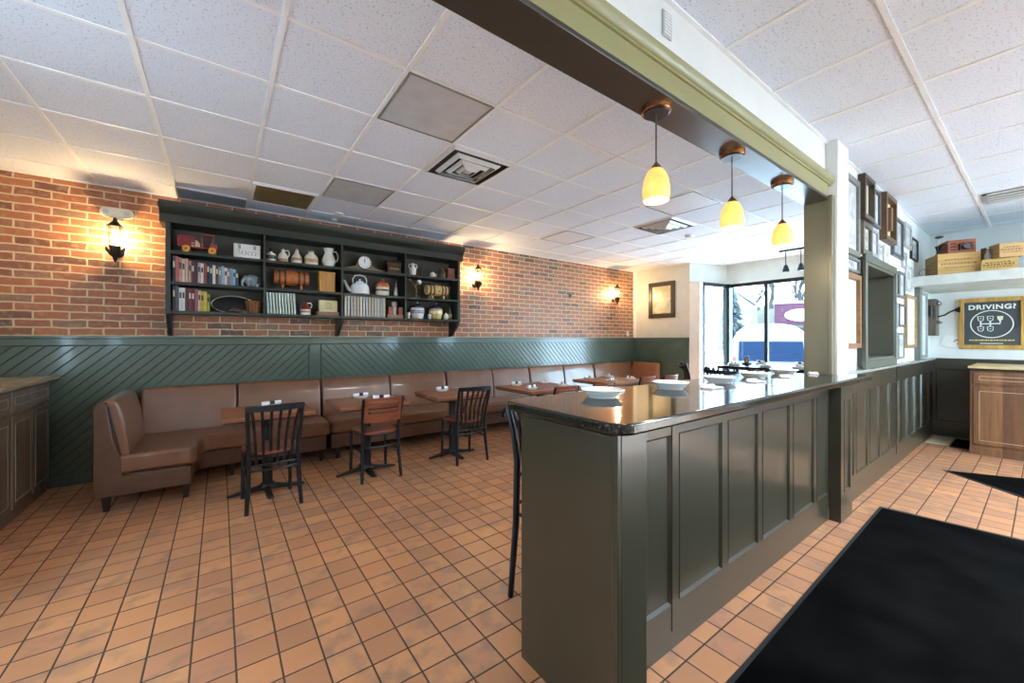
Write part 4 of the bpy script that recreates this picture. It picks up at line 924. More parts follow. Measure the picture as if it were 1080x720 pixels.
jar('egg_cup', 2.125, ZT[2], [(.022, 0), (.024, .006), (.012, .02), (.026, .05), (.026, .08), (.02, .085)], IVO, 'small white cup beside the blue and white crock', 'cup', y=5.31, handle=(.022, .03, .075, .014, -1))
jar('lidded_crock', 2.275, ZT[2], [(.075, 0), (.082, .01), (.102, .10), (.098, .15), (.075, .165)], IVO, 'white crock with blue pattern and dark blue lid', 'crock', parts=(('lid', [(.085, .160), (.08, .185), (.03, .21), (.015, .22), (.016, .255), (.005, .262)], BLU), ('pattern_band', [(.0985, .075), (.1028, .105), (.1025, .12)], mat('blue_print', (120, 136, 168), .3, var=.4, scale=60))))
jar('small_glass', 2.435, ZT[2], [(.022, 0), (.026, .07), (.024, .07), (.02, .006)], mat('pale_green_glass', (150, 170, 160), .1), 'small clear glass between the two lidded crocks', 'glass', y=5.30, parts=(('foot', [(.026, 0), (.024, .006)], mat('pale_green_glass', (0, 0, 0))),))
jar('yellow_crock', 2.565, ZT[2], [(.07, 0), (.078, .01), (.10, .09), (.10, .14), (.075, .165)], mat('ochre_glaze', (206, 178, 112), .3), 'yellow crock with dark blue lid, last crock in the row', 'crock', parts=(('lid', [(.088, .160), (.08, .185), (.03, .21), (.015, .215), (.016, .245), (.005, .252)], BLU), ('pattern_band', [(.099, .08), (.1015, .10), (.1012, .12)], mat('ochre_print', (236, 226, 196), .3, var=.2, scale=60))))
jar('tea_cup', 2.715, ZT[2], [(.02, 0), (.03, .01), (.04, .05), (.03, .07), (.015, .09), (.008, .1)], IVO, 'small white lidded cup beside the yellow crock', 'cup', y=5.33, handle=(.036, .02, .06, .016, 1))
jar('glass_bottle', 2.80, ZT[2], [(.034, 0), (.038, .01), (.038, .12), (.016, .16), (.013, .21), (.017, .215)], mat('olive_glass', (74, 76, 60), .12, var=.1), 'olive glass bottle against the shelf end panel', 'bottle', y=5.38, parts=(('label', [(.0385, .04), (.039, .09)], mat('buff_label', (170, 158, 126), .6)),))

# ---------------------------------------------------------------- wall details on the brick
t = thing('wall_bracket', 'small grey metal bracket on the brick between the sconces', 'bracket', (5.545, 5.58, 2.25))
build(B((-.03, -.008, -.05), (.03, 0, .05)), 'plate', mat('bracket_grey', (96, 98, 104), .4, .5), t, .002); build(B((-.012, -.05, -.02), (.012, -.008, .03)), 'hook', MATS['bracket_grey'], t, .002)
t = thing('wall_outlet', 'small white outlet plate on the brick in the far corner', 'outlet', (7.36, 5.58, 1.52))
build(B((-.035, -.006, -.055), (.035, 0, .055)), 'plate', WTRIM, t, .002)
for z in (-.025, .02): build(B((-.015, -.009, z), (.015, -.005, z + .02)), 'socket', mat('socket_grey', (190, 190, 186), .5), t)
t = thing('framed_picture', 'dark wide-framed picture on the stone wall by the side window', 'framed picture', (7.578, 4.87, 2.235))
f = MB(); W_, H_ = .62, .76
for a, b in (((-.03, -W_ / 2, -H_ / 2), (0, W_ / 2, -H_ / 2 + .09)), ((-.03, -W_ / 2, H_ / 2 - .09), (0, W_ / 2, H_ / 2)), ((-.03, -W_ / 2, -H_ / 2 + .09), (0, -W_ / 2 + .09, H_ / 2 - .09)), ((-.03, W_ / 2 - .09, -H_ / 2 + .09), (0, W_ / 2, H_ / 2 - .09))): f.box(a, b)
build(f, 'frame', mat('dark_pewter_frame', (74, 70, 62), .3, .4), t, .006); build(B((-.012, -W_ / 2 + .08, -H_ / 2 + .08), (-.002, W_ / 2 - .08, H_ / 2 - .08)), 'picture', print_mat('faded_print', (196, 186, 150), (226, 218, 188), 6), t)

# ---------------------------------------------------------------- gallery of frames on the right wall
def frame(x0, x1, z0, z1, bw, dep, fc, label, mc=(200, 199, 193), pc=((126, 126, 124), (200, 200, 196)), matw=.05, rough=.4, grain=9):
    cx, cz = (x0 + x1) / 2, (z0 + z1) / 2; w_, h_ = (x1 - x0) / 2, (z1 - z0) / 2
    t = thing('picture_frame', label, 'framed picture', (cx, 1.02, cz), 0, 'framed pictures on the white wall')
    f = MB(); f.box((-w_, -dep, -h_), (w_, 0, -h_ + bw)).box((-w_, -dep, h_ - bw), (w_, 0, h_)).box((-w_, -dep, -h_ + bw), (-w_ + bw, 0, h_ - bw)).box((w_ - bw, -dep, -h_ + bw), (w_, 0, h_ - bw))
    build(f, 'frame', mat('frame_%d_%d_%d' % fc, fc, rough, .1, var=.1, scale=30), t, .003)
    build(B((-w_ + bw * .8, -.010, -h_ + bw * .8), (w_ - bw * .8, -.002, h_ - bw * .8)), 'mount', mat('mount_%d_%d_%d' % mc, mc, .5, var=.02), t)
    i = bw + matw
    if w_ - i > .03: build(B((-w_ + i, -.0125, -h_ + i), (w_ - i, -.009, h_ - i)), 'picture', print_mat('print_%d_%d_%d' % (pc[0] + (grain,))[:3], pc[0], pc[1], grain), t)
    return t
GF, DB, BK, SV, WD = (118, 116, 108), (72, 62, 50), (34, 34, 34), (168, 168, 164), (136, 98, 58)
frame(4.12, 4.63, 2.13, 2.81, .05, .03, GF, 'large grey-framed drawing beside the white pier, topmost', pc=((170, 170, 170), (214, 214, 212)), matw=.05, grain=7)
frame(4.12, 4.63, 1.985, 2.11, .022, .03, GF, 'low white panel with grey frame between two large frames by the pier', matw=.01)
frame(4.12, 4.63, 1.32, 1.965, .045, .04, WD, 'wood-edged white picture beside the hatch opening', pc=((200, 198, 192), (230, 228, 222)), matw=.04)
frame(4.67, 5.03, 2.50, 2.90, .04, .055, DB, 'dark brown frame with blank cream picture near the ceiling', (226, 216, 184), ((214, 204, 172), (230, 222, 194)), .02)
frame(4.715, 5.035, 2.185, 2.485, .045, .035, (98, 92, 76), 'narrow bronze frame directly under the cream picture', pc=((120, 116, 104), (200, 198, 188)), matw=.03)
frame(5.055, 5.38, 2.51, 2.875, .03, .03, (88, 90, 92), 'grey frame with white picture between the cream picture and shadow box', matw=.02, pc=((186, 188, 190), (226, 228, 228)))
frame(5.055, 5.31, 2.21, 2.475, .03, .025, (150, 152, 160), 'pale blue-grey frame above the corner of the hatch', pc=((150, 152, 178), (216, 216, 222)), matw=.03)
t = frame(5.45, 5.93, 2.42, 2.905, .045, .06, (92, 68, 44), 'deep wooden shadow box with cream inside, near the ceiling', (222, 196, 138), ((150, 124, 84), (214, 190, 138)), .09)
build(B((-.04, -.06, -.12), (.04, -.012, .12)), 'panel_inside', mat('shadow_object', (112, 84, 58), .5), t, .004)
frame(5.335, 5.575, 2.17, 2.37, .028, .02, SV, 'small silver frame under the shadow box, above the hatch', pc=((130, 130, 130), (206, 206, 204)), matw=.025)
frame(5.62, 5.83, 2.175, 2.395, .026, .02, (226, 226, 222), 'small white frame above the far corner of the hatch', pc=((120, 122, 112), (200, 200, 190)), matw=.04)
frame(5.95, 6.46, 2.33, 2.775, .035, .03, (78, 80, 82), 'dark grey frame with mottled grey print past the shadow box', pc=((150, 152, 152), (200, 202, 202)), matw=.02, grain=14)
frame(6.475, 6.585, 2.57, 2.74, .02, .02, (120, 122, 120), 'tiny grey frame tucked beside the mottled grey print', matw=.015)
frame(6.605, 6.97, 2.51, 2.81, .04, .025, SV, 'silver frame near the ceiling before the crates', pc=((150, 150, 150), (206, 206, 206)), matw=.04)
frame(6.98, 7.40, 2.415, 2.69, .022, .025, BK, 'thin black frame closest to the stacked crates', pc=((110, 112, 112), (210, 212, 212)), matw=.03, grain=16)
frame(6.475, 6.71, 2.25, 2.44, .025, .02, (150, 150, 146), 'small grey frame below the tiny grey one', pc=((120, 120, 118), (200, 200, 198)), matw=.02)
frame(6.69, 7.04, 1.99, 2.30, .035, .022, (176, 178, 174), 'pale silver frame beside the high ledge end', pc=((140, 142, 140), (206, 206, 204)), matw=.04)
frame(5.91, 6.265, 1.89, 2.165, .028, .025, (74, 78, 78), 'dark frame at top of the pair just past the hatch', pc=((110, 114, 114), (196, 198, 196)), matw=.03)
frame(6.28, 6.59, 1.88, 2.185, .03, .025, (92, 96, 94), 'grey frame next to the dark one, top row past the hatch', pc=((130, 132, 130), (206, 208, 206)), matw=.04)
frame(5.91, 6.235, 1.52, 1.825, .022, .02, (176, 178, 176), 'pale frame with lined sheet in the middle row past the hatch', pc=((170, 172, 172), (224, 224, 222)), matw=.02, grain=22)
frame(6.275, 6.63, 1.545, 1.81, .026, .025, (84, 82, 78), 'dark frame with white sheet in the middle row past the hatch', pc=((196, 192, 184), (226, 224, 218)), matw=.05)
frame(5.90, 6.22, 1.18, 1.47, .024, .02, (130, 134, 132), 'grey frame just above the rail, nearest the hatch', pc=((150, 152, 152), (216, 218, 216)), matw=.05)
frame(6.25, 6.57, 1.17, 1.475, .026, .02, (100, 104, 106), 'darker frame just above the rail, second from the hatch', pc=((130, 134, 138), (210, 212, 212)), matw=.05)
frame(6.64, 7.255, 1.29, 1.945, .04, .03, (150, 116, 70), 'tall wood-framed white certificate beside the green post', (234, 234, 230), ((212, 212, 210), (234, 234, 232)), .05, grain=20)
frame(7.46, 8.05, 1.14, 2.04, .04, .03, (150, 154, 150), 'tall grey-framed white poster between green post and telephone', (228, 230, 226), ((206, 208, 206), (230, 232, 230)), .05, grain=5)

# ---------------------------------------------------------------- nook: telephone, sign, cabinet, crates
t = thing('wall_telephone', 'old wooden wall telephone with black mouthpiece arm beside the sign', 'telephone', (8.26, 1.02, 1.45))
TW = wood_mat('telephone_wood', (74, 66, 54), (104, 94, 78), .4, 'z', 2)
build(B((-.13, -.10, 0), (.13, 0, .52)), 'case', TW, t, .006); build(MB().prism([(-.11, -.10, .16), (-.11, -.14, .19), (-.11, -.10, .22)], (.22, 0, 0)), 'writing_shelf', TW, t, .002)
build(MB().tube([(0, -.10, .27), (0, -.17, .29), (0, -.22, .335), (0, -.27, .36)], .011, 8).lathe([(.012, .0), (.022, -.01), (.045, -.05), (.048, -.055)], (0, -.26, .36), 16, 'y'), 'mouthpiece_arm', BLACKP, t)
for x in (-.05, .05): build(MB().ball((x, -.115, .46), .032, (1, .7, 1)), 'bell', STEEL, t)
build(MB().tube([(-.13, -.05, .36), (-.18, -.05, .36)], .008, 8).lathe([(.02, -.03), (.025, 0), (.022, .10), (.03, .12)], (-.18, -.05, .30), 14), 'earpiece', BLACKP, t)
t = thing('framed_sign', 'gold-framed chalkboard sign headed DRIVING? with gear-knob diagram', 'sign', (8.47, .44, 1.615))
f = MB(); W_, H_, bw = .60, .70, .055
f.box((-.035, -W_ / 2, -H_ / 2), (0, W_ / 2, -H_ / 2 + bw)).box((-.035, -W_ / 2, H_ / 2 - bw), (0, W_ / 2, H_ / 2)).box((-.035, -W_ / 2, -H_ / 2 + bw), (0, -W_ / 2 + bw, H_ / 2 - bw)).box((-.035, W_ / 2 - bw, -H_ / 2 + bw), (0, W_ / 2, H_ / 2 - bw))
build(f, 'frame', wood_mat('gold_wood', (168, 122, 46), (208, 164, 84), .35, 'z', 1.5), t, .005)
bd = build(B((-.015, -W_ / 2 + .05, -H_ / 2 + .05), (-.004, W_ / 2 - .05, H_ / 2 - .05)), 'board', mat('chalkboard', (66, 70, 72), .5), t)
CHK = mat('chalk_white', (236, 238, 234), .6, var=.02); YCH = mat('chalk_yellow', (224, 196, 110), .6)
def text(s, size, y, z, m, bold=.01):
    c = bpy.data.curves.new('lettering', 'FONT'); c.body = s; c.size = size; c.align_x = 'CENTER'; c.extrude = .0015; c.offset = bold * size; c.space_character = 1.12
    c.materials.append(m); tmp = bpy.data.objects.new('lettering_curve', c); me = bpy.data.meshes.new_from_object(tmp); bpy.data.objects.remove(tmp); me.materials.clear(); me.materials.append(m); o = bpy.data.objects.new('lettering', me); COL.objects.link(o); o.parent = bd; o.location = (-.017, y, z); o.rotation_euler = (pi / 2, 0, -pi / 2); return o
text('DRIVING?', .088, 0, .195, CHK, .035)
r_ = MB(); r_.tube([(-.017, .185 * cos(2 * pi * k / 48), -.01 + .185 * sin(2 * pi * k / 48)) for k in range(48)], .006, 6, closed=True)
def lines(mb, pts, r=.005): mb.tube([(-.017, -a, b) for a, b in pts], r, 6)
def mug(mb, a, b, s_=1.0):
    lines(mb, [(a - .027 * s_, b + .032 * s_), (a + .027 * s_, b + .032 * s_), (a + .021 * s_, b - .022 * s_), (a, b - .034 * s_), (a - .021 * s_, b - .022 * s_), (a - .027 * s_, b + .032 * s_)], .0042)
    lines(mb, [(a - .008, b + .004), (a + .008, b + .004)], .005)
for a, b in ((-.095, .065), (-.01, .065), (-.095, -.075), (-.01, -.075)): mug(r_, a, b)
lines(r_, [(-.095, .03), (-.095, -.04)], .007); lines(r_, [(-.01, .03), (-.01, -.04)], .007); lines(r_, [(-.095, -.005), (.075, -.005), (.075, .03)], .008)
build(r_, 'diagram', CHK, bd)
build(MB().prism([(-.0185, -(.075 + a), .065 + b) for a, b in ((-.027, .032), (.027, .032), (.022, -.012), (.006, -.034), (-.006, -.034), (-.022, -.012))], (.003, 0, 0)), 'filled_glass', mat('chalk_cream', (226, 226, 190), .6), bd)
f = MB(); x = -.20
while x < .19:
    l = random.uniform(.012, .04); f.box((-.018, -x - l, -.238), (-.0155, -x, -.222)); x += l + .006
build(f, 'tagline', YCH, bd); build(B((-.018, -.10, -.278), (-.0155, .10, -.27)), 'underline', CHK, bd)
t = thing('wall_plaque', 'small white tilted plaque peeking out beside the gold-framed sign', 'plaque', (8.47, .80, 1.36))
build(MB().box((-.012, -.10, -.08), (0, .10, .08)).xf(Matrix.Rotation(.35, 4, 'X')), 'plate', WTRIM, t, .002); build(MB().tube([(-.014, -.05 + .03 * cos(a), .03 * sin(a)) for a in [k * pi / 8 for k in range(13)]], .005, 6), 'emblem', BLACKP, t)
# wooden cabinets (door, drawer, side) --------------------------------
PLK = plank_mat('rustic_planks', [(140, 98, 62), (100, 66, 42), (124, 84, 54), (80, 58, 44), (150, 108, 70)], .085, .45, 'y')
PLKD = plank_mat('dark_rustic_planks', [(124, 106, 90), (94, 74, 58), (132, 112, 92), (104, 94, 88), (116, 92, 64)], .085, .4, 'y')
EDGE = mat('pale_edge_line', (184, 160, 128), .5); EDGED = mat('grey_edge_line', (150, 150, 140), .4)
def cab_front(t, y0, y1, z0, z1, m, em, name):
    """a door or drawer facing -X (local x=0 is the cabinet face) with a routed pale line"""
    d = build(B((-.018, y0, z0), (0, y1, z1)), name, m, t, .003)
    e = MB(); q = .045
    for a, b in (((y0 + q, z0 + q), (y1 - q, z0 + q + .006)), ((y0 + q, z1 - q - .006), (y1 - q, z1 - q)), ((y0 + q, z0 + q), (y0 + q + .006, z1 - q)), ((y1 - q - .006, z0 + q), (y1 - q, z1 - q))): e.box((-.021, a[0], a[1]), (-.0165, b[0], b[1]))
    build(e, 'edge_line', em, d); return d
t = thing('rustic_cabinet', 'rustic brown plank cabinet with drawer below the gold-framed sign', 'cabinet', (7.40, .555, 0))
build(B((.0, -1.6, 0), (1.03, 0, 1.02)), 'carcass', PLK, t, .003); build(B((-.012, -1.6, 0), (.0, -.0, .09)), 'kick_board', PLK, t)
for k in range(3):
    cab_front(t, -.03 - .5 * k - .47, -.03 - .5 * k, .13, .82, PLK, EDGE, 'door'); cab_front(t, -.03 - .5 * k - .47, -.03 - .5 * k, .86, 1.0, PLK, EDGE, 'drawer')
build(B((-.02, -1.6, 1.02), (1.03, .012, 1.045)), 'counter_edge', BLACKP, t, .003); build(B((-.025, -1.6, 1.045), (1.03, .014, 1.07)), 'counter_top', mat('pale_top', (206, 180, 130), .35), t, .004)
t = thing('dark_cabinet', 'dark weathered plank cabinet with light top by the corner bench', 'cabinet', (-1.285, 5.515, 0), pi)
build(B((.0, .02, 0), (.60, 2.6, 1.03)), 'carcass', PLKD, t, .003)
def dark(y0, y1, z0, z1, n): cab_front(t, y0, y1, z0, z1, PLKD, EDGED, n)
for k in range(3):
    dark(.04 + .84 * k, .04 + .84 * k + .385, .10, .80, 'door'); dark(.045 + .84 * k + .395, .84 * (k + 1), .10, .80, 'door'); dark(.04 + .84 * k, .84 * (k + 1), .84, 1.0, 'drawer')
build(B((-.07, -.02, 1.03), (.6, 2.6, 1.06)), 'counter_top', wood_mat('pale_counter', (150, 130, 108), (178, 158, 134), .25, 'y'), t, .004)
# crates on the ledge
def crate(sx, sy, h, cols, label, loc, rz, marks=True, lid=False):
    t = thing('wooden_crate', label, 'crate', loc, rz, 'wooden crates on the high ledge')
    wm = wood_mat('crate_' + '_'.join(map(str, cols[0])), cols[0], cols[1], .55, 'y', 1.5); th = .012
    build(MB().box((0, 0, 0), (th, sy, h)), 'front_board', wm, t, .002); build(MB().box((sx - th, 0, 0), (sx, sy, h)), 'back_board', wm, t, .002)
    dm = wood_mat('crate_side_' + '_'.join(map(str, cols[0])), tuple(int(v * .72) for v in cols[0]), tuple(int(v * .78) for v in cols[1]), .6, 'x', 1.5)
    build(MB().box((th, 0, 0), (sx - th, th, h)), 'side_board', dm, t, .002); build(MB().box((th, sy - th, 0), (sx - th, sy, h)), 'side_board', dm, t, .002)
    build(MB().box((th, th, 0), (sx - th, sy - th, th)), 'bottom_board', dm, t); build(MB().box((th, th, h - th), (sx - th, sy - th, h - .002)), 'lid', wm, t)
    if marks:
        rnd = random.Random(int(sy * 1000))
        for z, w_, hh in ((.70, .30, .016), (.52, .40, .022), (.34, .34, .012)):
            f = MB(); y = sy / 2 - w_ * sy; 
            while y < sy / 2 + w_ * sy:
                l = rnd.uniform(.008, .028); f.box((-.0012, y, h * z - hh / 2), (.001, y + l, h * z + hh / 2)); y += l + .008
            build(f, 'lettering', mat('stencil_brown', (150, 112, 64), .7), t)
    return t
PINE = ((188, 144, 78), (214, 174, 104)); PINE2 = ((206, 164, 86), (228, 194, 120)); REDC = ((132, 66, 38), (164, 90, 54)); PIN3 = ((184, 140, 84), (206, 166, 108))
LZ = 2.188
crate(.38, .37, .266, PINE, 'large pine crate under the red-brown crate, on the ledge corner', (7.33, .46, LZ), .42)
crate(.34, .265, .148, PINE2, 'bright yellow pine crate at the bottom of the second stack', (7.25, .185, LZ), .03)
crate(.32, .20, .16, PIN3, 'tan crate with stencilled end, on top of the yellow pine crate', (7.275, .14, LZ + .149), .53)
t = crate(.30, .24, .16, REDC, 'red-brown crate with vent slots on top of the large pine crate', (7.325, .50, LZ + .267), .45, marks=False)
f = MB()
for k in range(3): f.box((-.002, .02, .035 + k * .036), (.001, .07, .048 + k * .036)); f.box((-.002, .17, .035 + k * .036), (.001, .22, .048 + k * .036))
build(f, 'vent_grille', mat('slot_dark', (50, 26, 18), .7), t); build(MB().box((-.03, .05, .03), (0, .15, .11)).lathe([(.034, -.04), (.036, 0)], (-.03, .10, .07), 18, 'x'), 'lamp_fitting', mat('dark_gadget', (50, 44, 44), .3, .4), t, .004)
crate(.30, .30, .21, ((150, 104, 84), (176, 130, 108)), 'dusky brown crate beyond the yellow pine crate', (7.28, -.17, LZ), 0, marks=False)
t = thing('antique_grinder', 'dark metal hand grinder with round top on the pine crate edge', 'grinder', (7.30, .812, LZ + .266))
GR = mat('grinder_metal', (60, 52, 46), .35, .6)
build(MB().box((-.035, -.022, 0), (.035, .022, .012)).lathe([(.016, .01), (.012, .05), (.02, .09), (.03, .115)], seg=14), 'body', GR, t, .002); build(MB().tube([(0, 0, .10), (0, -.01, .17), (0, -.012, .22)], .004, 8), 'stem', STEEL, t)
build(MB().lathe([(.008, .212), (.038, .222), (.04, .235), (.02, .245)], (0, -.012, 0), 18), 'round_top', BLACKP, t); build(MB().tube([(0, -.01, .12), (-.03, -.05, .125), (-.035, -.08, .115)], .007, 8), 'crank', GR, t)
solo(MB().tube([(.006 * sin(k), .045 * cos(2 * pi * k / 18), .045 + .045 * sin(2 * pi * k / 18)) for k in range(18)], .004, 6, closed=True), 'wire_coil', BRASS, 'loop of brass wire standing at the ledge end by the gallery wall', 'wire coil', loc=(7.13, .91, LZ))
jar('grey_bottle', 7.285, LZ + .149, [(.028, 0), (.032, .01), (.032, .05), (.016, .085), (.011, .12), (.014, .13)], mat('smoky_glass', (130, 128, 118), .2), 'smoky bottle standing between the two crate stacks', 'bottle', y=.408, parts=(('cap', [(.013, .128), (.012, .145)], WTRIM),))

# ---------------------------------------------------------------- mats on the floor
def floor_mat_obj(P, label, name='floor_mat', m=MATT, edge=RUBB, th=.010, b=.035):
    t = thing(name, label, 'floor mat', (P[0][0], P[0][1], 0.0)); P = [(x - P[0][0], y - P[0][1]) for x, y in P]
    c = Vector((sum(p[0] for p in P) / 4, sum(p[1] for p in P) / 4)); I = []
    for p in P: v = Vector(p) - c; I.append(tuple(c + v * (1 - b / v.length * 1.4)))
    build(MB().prism([(x, y, 0.0) for x, y in P], (0, 0, th * .6)), 'rubber_border', edge, t, .002); build(MB().prism([(x, y, th * .55) for x, y in I], (0, 0, th * .5)), 'pile', m, t)
floor_mat_obj([(4.43, .825), (.3, .745), (.42, -1.3), (4.62, -1.3)], 'large black entrance mat lying in front of the panelled bar')
floor_mat_obj([(6.20, .655), (5.2, -.38), (6.0, -1.3), (6.95, -.75)], 'smaller black mat lying askew in front of the rustic cabinet')
floor_mat_obj([(8.30, .955), (7.66, .975), (7.66, .765), (8.30, .765)], 'small beige mat on the floor in the nook corner', 'beige_mat', mat('beige_pile', (226, 212, 172), .9, var=.06, scale=30), mat('beige_edge', (190, 176, 140), .8), b=.015)
floor_mat_obj([(8.28, .75), (7.62, .75), (7.62, .575), (8.28, .575)], 'small black mat tucked between beige mat and rustic cabinet', b=.015)
# track spots by the window
t = thing('track_light', 'black track with two spotlights hanging inside the street window', 'track light', (7.9, 2.62, 2.53))
t.location = (7.8, 2.45, HC)
build(B((-.015, -.55, -.03), (.015, .30, 0)), 'track', BLACKM, t)
for y in (-.02, .20): h = build(MB().tube([(0, y, -.03), (0, y, -.27)], .008, 8), 'stem', BLACKM, t); build(MB().lathe([(.018, -.26), (.03, -.28), (.05, -.35), (.052, -.38), (.045, -.38)], (0, y, 0), 16), 'spot_head', BLACKM, t)

# ---------------------------------------------------------------- the street outside
struct(B((8.62, -40, -.4), (120, 140, -.14)), 'ground_street', mat('salted_asphalt', (228, 230, 236), .8, var=.03, scale=.6))
hill = MB(); n = 24; rr = random.Random(3)
for i in range(n + 1):
    y = -20 + 130 * i / n
    for x, z in ((62, -.2), (72, 6.2 + rr.uniform(-.3, .3)), (90, 8.5 + rr.uniform(-.6, .6)), (115, 10)): hill.v.append((x, y, z))
for i in range(n):
    for k in range(3): a = i * 4 + k; hill.f.append([a, a + 1, a + 5, a + 4])
struct(hill, 'hillside', mat('winter_hill', (44, 42, 32), .95, var=.2, scale=.3))
BARK = mat('winter_bark', (44, 40, 38), .9, var=.15, scale=3)
def bare_tree(seed, h):
    r_ = random.Random(seed); m = MB()
    def grow(p, d, l, r, lev):
        q = p + d * l; m.tube([p, p + d * l * .5 + Vector((r_.uniform(-.05, .05), r_.uniform(-.05, .05), 0)) * l, q], [r, r * .85, r * .65], 5)
        if lev == 0: return
        for k in range(3 if lev > 1 else 4):
            a = r_.uniform(0, 2 * pi); sp = r_.uniform(.3, .65); side = d.orthogonal().normalized(); side.rotate(Matrix.Rotation(a, 3, d))
            grow(p + d * l * r_.uniform(.55, 1), (d + side * sp + Vector((0, 0, .12))).normalized(), l * r_.uniform(.6, .78), r * .6, lev - 1)
    grow(Vector((0, 0, -.3)), Vector((0, 0, 1)), h * .36, h * .03, 4); return m
labs = ['at the street corner edge of the front window', 'rising just behind the white van', 'taller, behind the far roof of the van', 'seen above the tan house gable', 'next to the window mullion', 'thin, at the jamb edge of the window']
TREE = [(36, 19.8, 9), (60, 19.5, 12), (74, 27, 13), (78, 18.5, 13), (92, 29, 14), (64, 14.2, 11), (44, 30, 11), (58, 33, 12), (62, 26, 12)]
for i, (x, y, h) in enumerate(TREE):
    lab = ['bare winter tree ' + q for q in labs][i] if i < 6 else ['bare winter tree behind the red building', 'bare winter tree on the slope left of the gable', 'bare winter tree centred behind the glazed corner post'][i - 6]
    t = thing('bare_tree', lab, 'tree', (x, y, -.14 if x < 63 else 5.2 if x < 76 else 6.4), i * 1.3, 'bare trees across the street')
    build(bare_tree(20 + i, h), 'branches', BARK, t)
# conifer
t = thing('conifer_tree', 'dark blue-green conifer beside the glazed corner post', 'tree', (33, 15.0, -.14)); t.scale = (.85, .85, .85)
build(MB().lathe([(.18, 0), (.12, 3), (.03, 7.5)], seg=8), 'trunk', BARK, t)
m = MB(); rr = random.Random(5)
for k in range(260):
    z = rr.uniform(.8, 7.4); L = (7.8 - z) * .26; a = rr.uniform(0, 2 * pi); m.tube([(0, 0, z + .2), (L * .6 * cos(a), L * .6 * sin(a), z), (L * cos(a), L * sin(a), z - .25)], [.05, .16, .03], 5)
build(m, 'foliage', mat('conifer_green', (22, 32, 34), .9, var=.2, scale=2), t)
# white van, tail towards the street window
t = thing('white_van', 'white van with wide blue-tinted rear window parked outside', 'van', (14.6, 5.42, -.14), math.atan2(5.42, 14.6) + .06); t.scale = (.85, 1.02, .85)
prof = [(-1.12, .35), (-1.16, .9), (-1.14, 1.3), (-1.06, 1.75), (-.92, 2.1), (-.70, 2.32), (-.35, 2.42), (0, 2.44)]
prof = prof + [(-y, z) for y, z in prof[-2::-1]]
vb = MB(); k0 = len(prof); n = len(prof)
secs = [(0.0, .96, 0), (.06, 1.0, 0), (3.9, 1.0, 0), (4.6, .97, -.75), (5.3, .9, -1.05)]
for x, s_, dz in secs:
    for y, z in prof: vb.v.append((x + (.35 * max(0, (z - 1.2)) / 1.2 if x < .1 else 0), y * s_, .35 + (z - .35) * (1 + dz / 2.1 * (1 if z > 1.1 else .2))))
for i in range(len(secs) - 1):
    for k in range(n - 1): a = i * n + k; vb.f.append([a, a + 1, a + n + 1, a + n])
    vb.f.append([i * n + n - 1, i * n, (i + 1) * n, (i + 1) * n + n - 1])
vb.f.append(list(range(n))); vb.f.append([(len(secs) - 1) * n + k for k in range(n)][::-1])
VW = mat('van_white', (96, 100, 106), .3, var=.01); VG = mat('van_blue_glass', (5, 22, 44), .6, var=.1, spec=.1)
build(vb, 'body', VW, t, sharp=50)
build(MB().prism([(-.03 + .35 * max(0, z - 1.2) / 1.2, y, z) for y, z in ((-.92, .95), (.88, .95), (.86, 1.72), (-.88, 1.72))], (-.03, 0, 0)), 'rear_window', VG, t)
build(B((-.06, -1.1, .38), (.02, 1.1, .58)), 'bumper', mat('van_bumper', (120, 124, 128), .5), t, .02)
for x in (.9, 4.3):
    for y in (-1.02, 1.02): build(MB().lathe([(.2, -.1), (.33, -.11), (.35, 0), (.33, .11), (.2, .1)], (x, y, .35), 20, 'y'), 'wheel', RUBB, t)
for y in (-1.0, 1.0): build(B((.0, y - .06, .75), (.05, y + .06, 1.1)), 'tail_light', mat('tail_red', (150, 40, 40), .3), t)
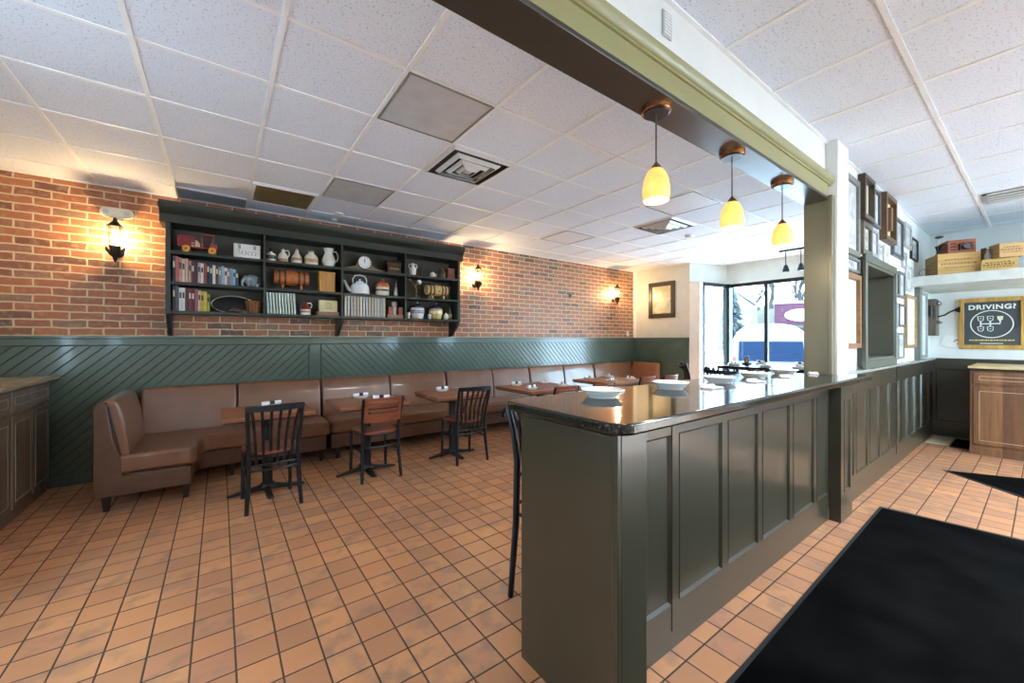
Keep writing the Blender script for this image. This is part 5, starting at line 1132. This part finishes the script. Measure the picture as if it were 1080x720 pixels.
# buildings
def house(name, label, loc, rz, W, D, H, ridge, wc, rc, wins, sign=None):
    t = thing(name, label, 'building', loc, rz)
    build(B((0, -W / 2, 0), (D, W / 2, H)), 'walls', mat(name + '_wall', wc, .8, var=.05, scale=.8), t)
    if ridge: build(MB().prism([(-.25, -W / 2 - .3, H - .05), (-.25, 0, H + ridge), (-.25, W / 2 + .3, H - .05), (-.25, W / 2 + .3, H + .12), (-.25, 0, H + ridge + .2), (-.25, -W / 2 - .3, H + .12)], (D + .5, 0, 0)).prism([(.02, -W / 2, H), (.02, 0, H + ridge), (.02, W / 2, H)], (.1, 0, 0)), 'gable_roof', mat(name + '_roof', rc, .8), t)
    else: build(B((-.15, -W / 2 - .15, H), (D + .15, W / 2 + .15, H + .25)), 'parapet', mat(name + '_roof', rc, .7), t)
    for (y, z, w_, h_) in wins:
        f = build(MB().box((-.05, y - w_ / 2 - .08, z - .08), (.0, y + w_ / 2 + .08, z + h_ + .08)), 'window', WTRIM, t); build(B((-.07, y - w_ / 2, z), (-.04, y + w_ / 2, z + h_)), 'pane', mat('far_glass', (92, 110, 124), .15), f)
    return t
house('gabled_house', 'tan gabled house seen through the side window pane', (41.4, 19.1, -.14), .43, 5.0, 7, 4.6, 2.2, (82, 75, 58), (110, 110, 108), [(-1.3, 2.6, .9, 1.2), (1.3, 2.6, .9, 1.2)])
house('red_building', 'red brick building behind the white pilaster, beside the tan house', (24.1, 13.4, -.14), .5, 2.2, 4, 3.1, 0, (62, 13, 13), (50, 18, 18), [(-.5, .9, .6, 1.5), (.5, .9, .6, 1.5)])
t = house('shop_building', 'low magenta-fronted shop behind the van with oval white sign', (47.7, 14.4, -.14), .30, 5.4, 8, 5.2, 0, (58, 12, 38), (110, 110, 106), [(-1.5, .6, 1.6, 1.7), (1.5, .6, 1.6, 1.7)])
sg = build(MB().prism([(-.12, .3 + 1.5 * cos(2 * pi * k / 28), 4.0 + .62 * sin(2 * pi * k / 28)) for k in range(28)], (-.06, 0, 0)), 'sign_oval', mat('shop_sign_white', (226, 230, 222), .5), t)
build(B((-.3, -2.6, 2.7), (-.05, 2.6, 2.95)), 'green_band', mat('shop_green', (24, 50, 30), .6), t)
t = thing('parked_car', 'snow-covered white car parked outside the side window pane', 'car', (12.6, 6.75, -.14), 1.35)
cb = [(0, .3), (-.02, .75), (.15, .82), (.9, .9), (1.35, 1.35), (2.6, 1.42), (3.3, .98), (4.1, .92), (4.2, .6), (4.15, .3)]
build(MB().prism([(x, -.82, z) for x, z in cb], (0, 1.64, 0)), 'body', VW, t, .09, 4)
build(MB().prism([(x, -.84, z) for x, z in ((1.05, .95), (1.42, 1.27), (2.5, 1.32), (3.0, .98))], (0, 1.68, 0)), 'side_windows', mat('car_glass', (90, 112, 136), .15), t)
for x in (.8, 3.35):
    for y in (-.78, .78): build(MB().lathe([(.18, -.08), (.31, -.09), (.31, .09), (.18, .08)], (x, y, .31), 18, 'y'), 'wheel', RUBB, t)
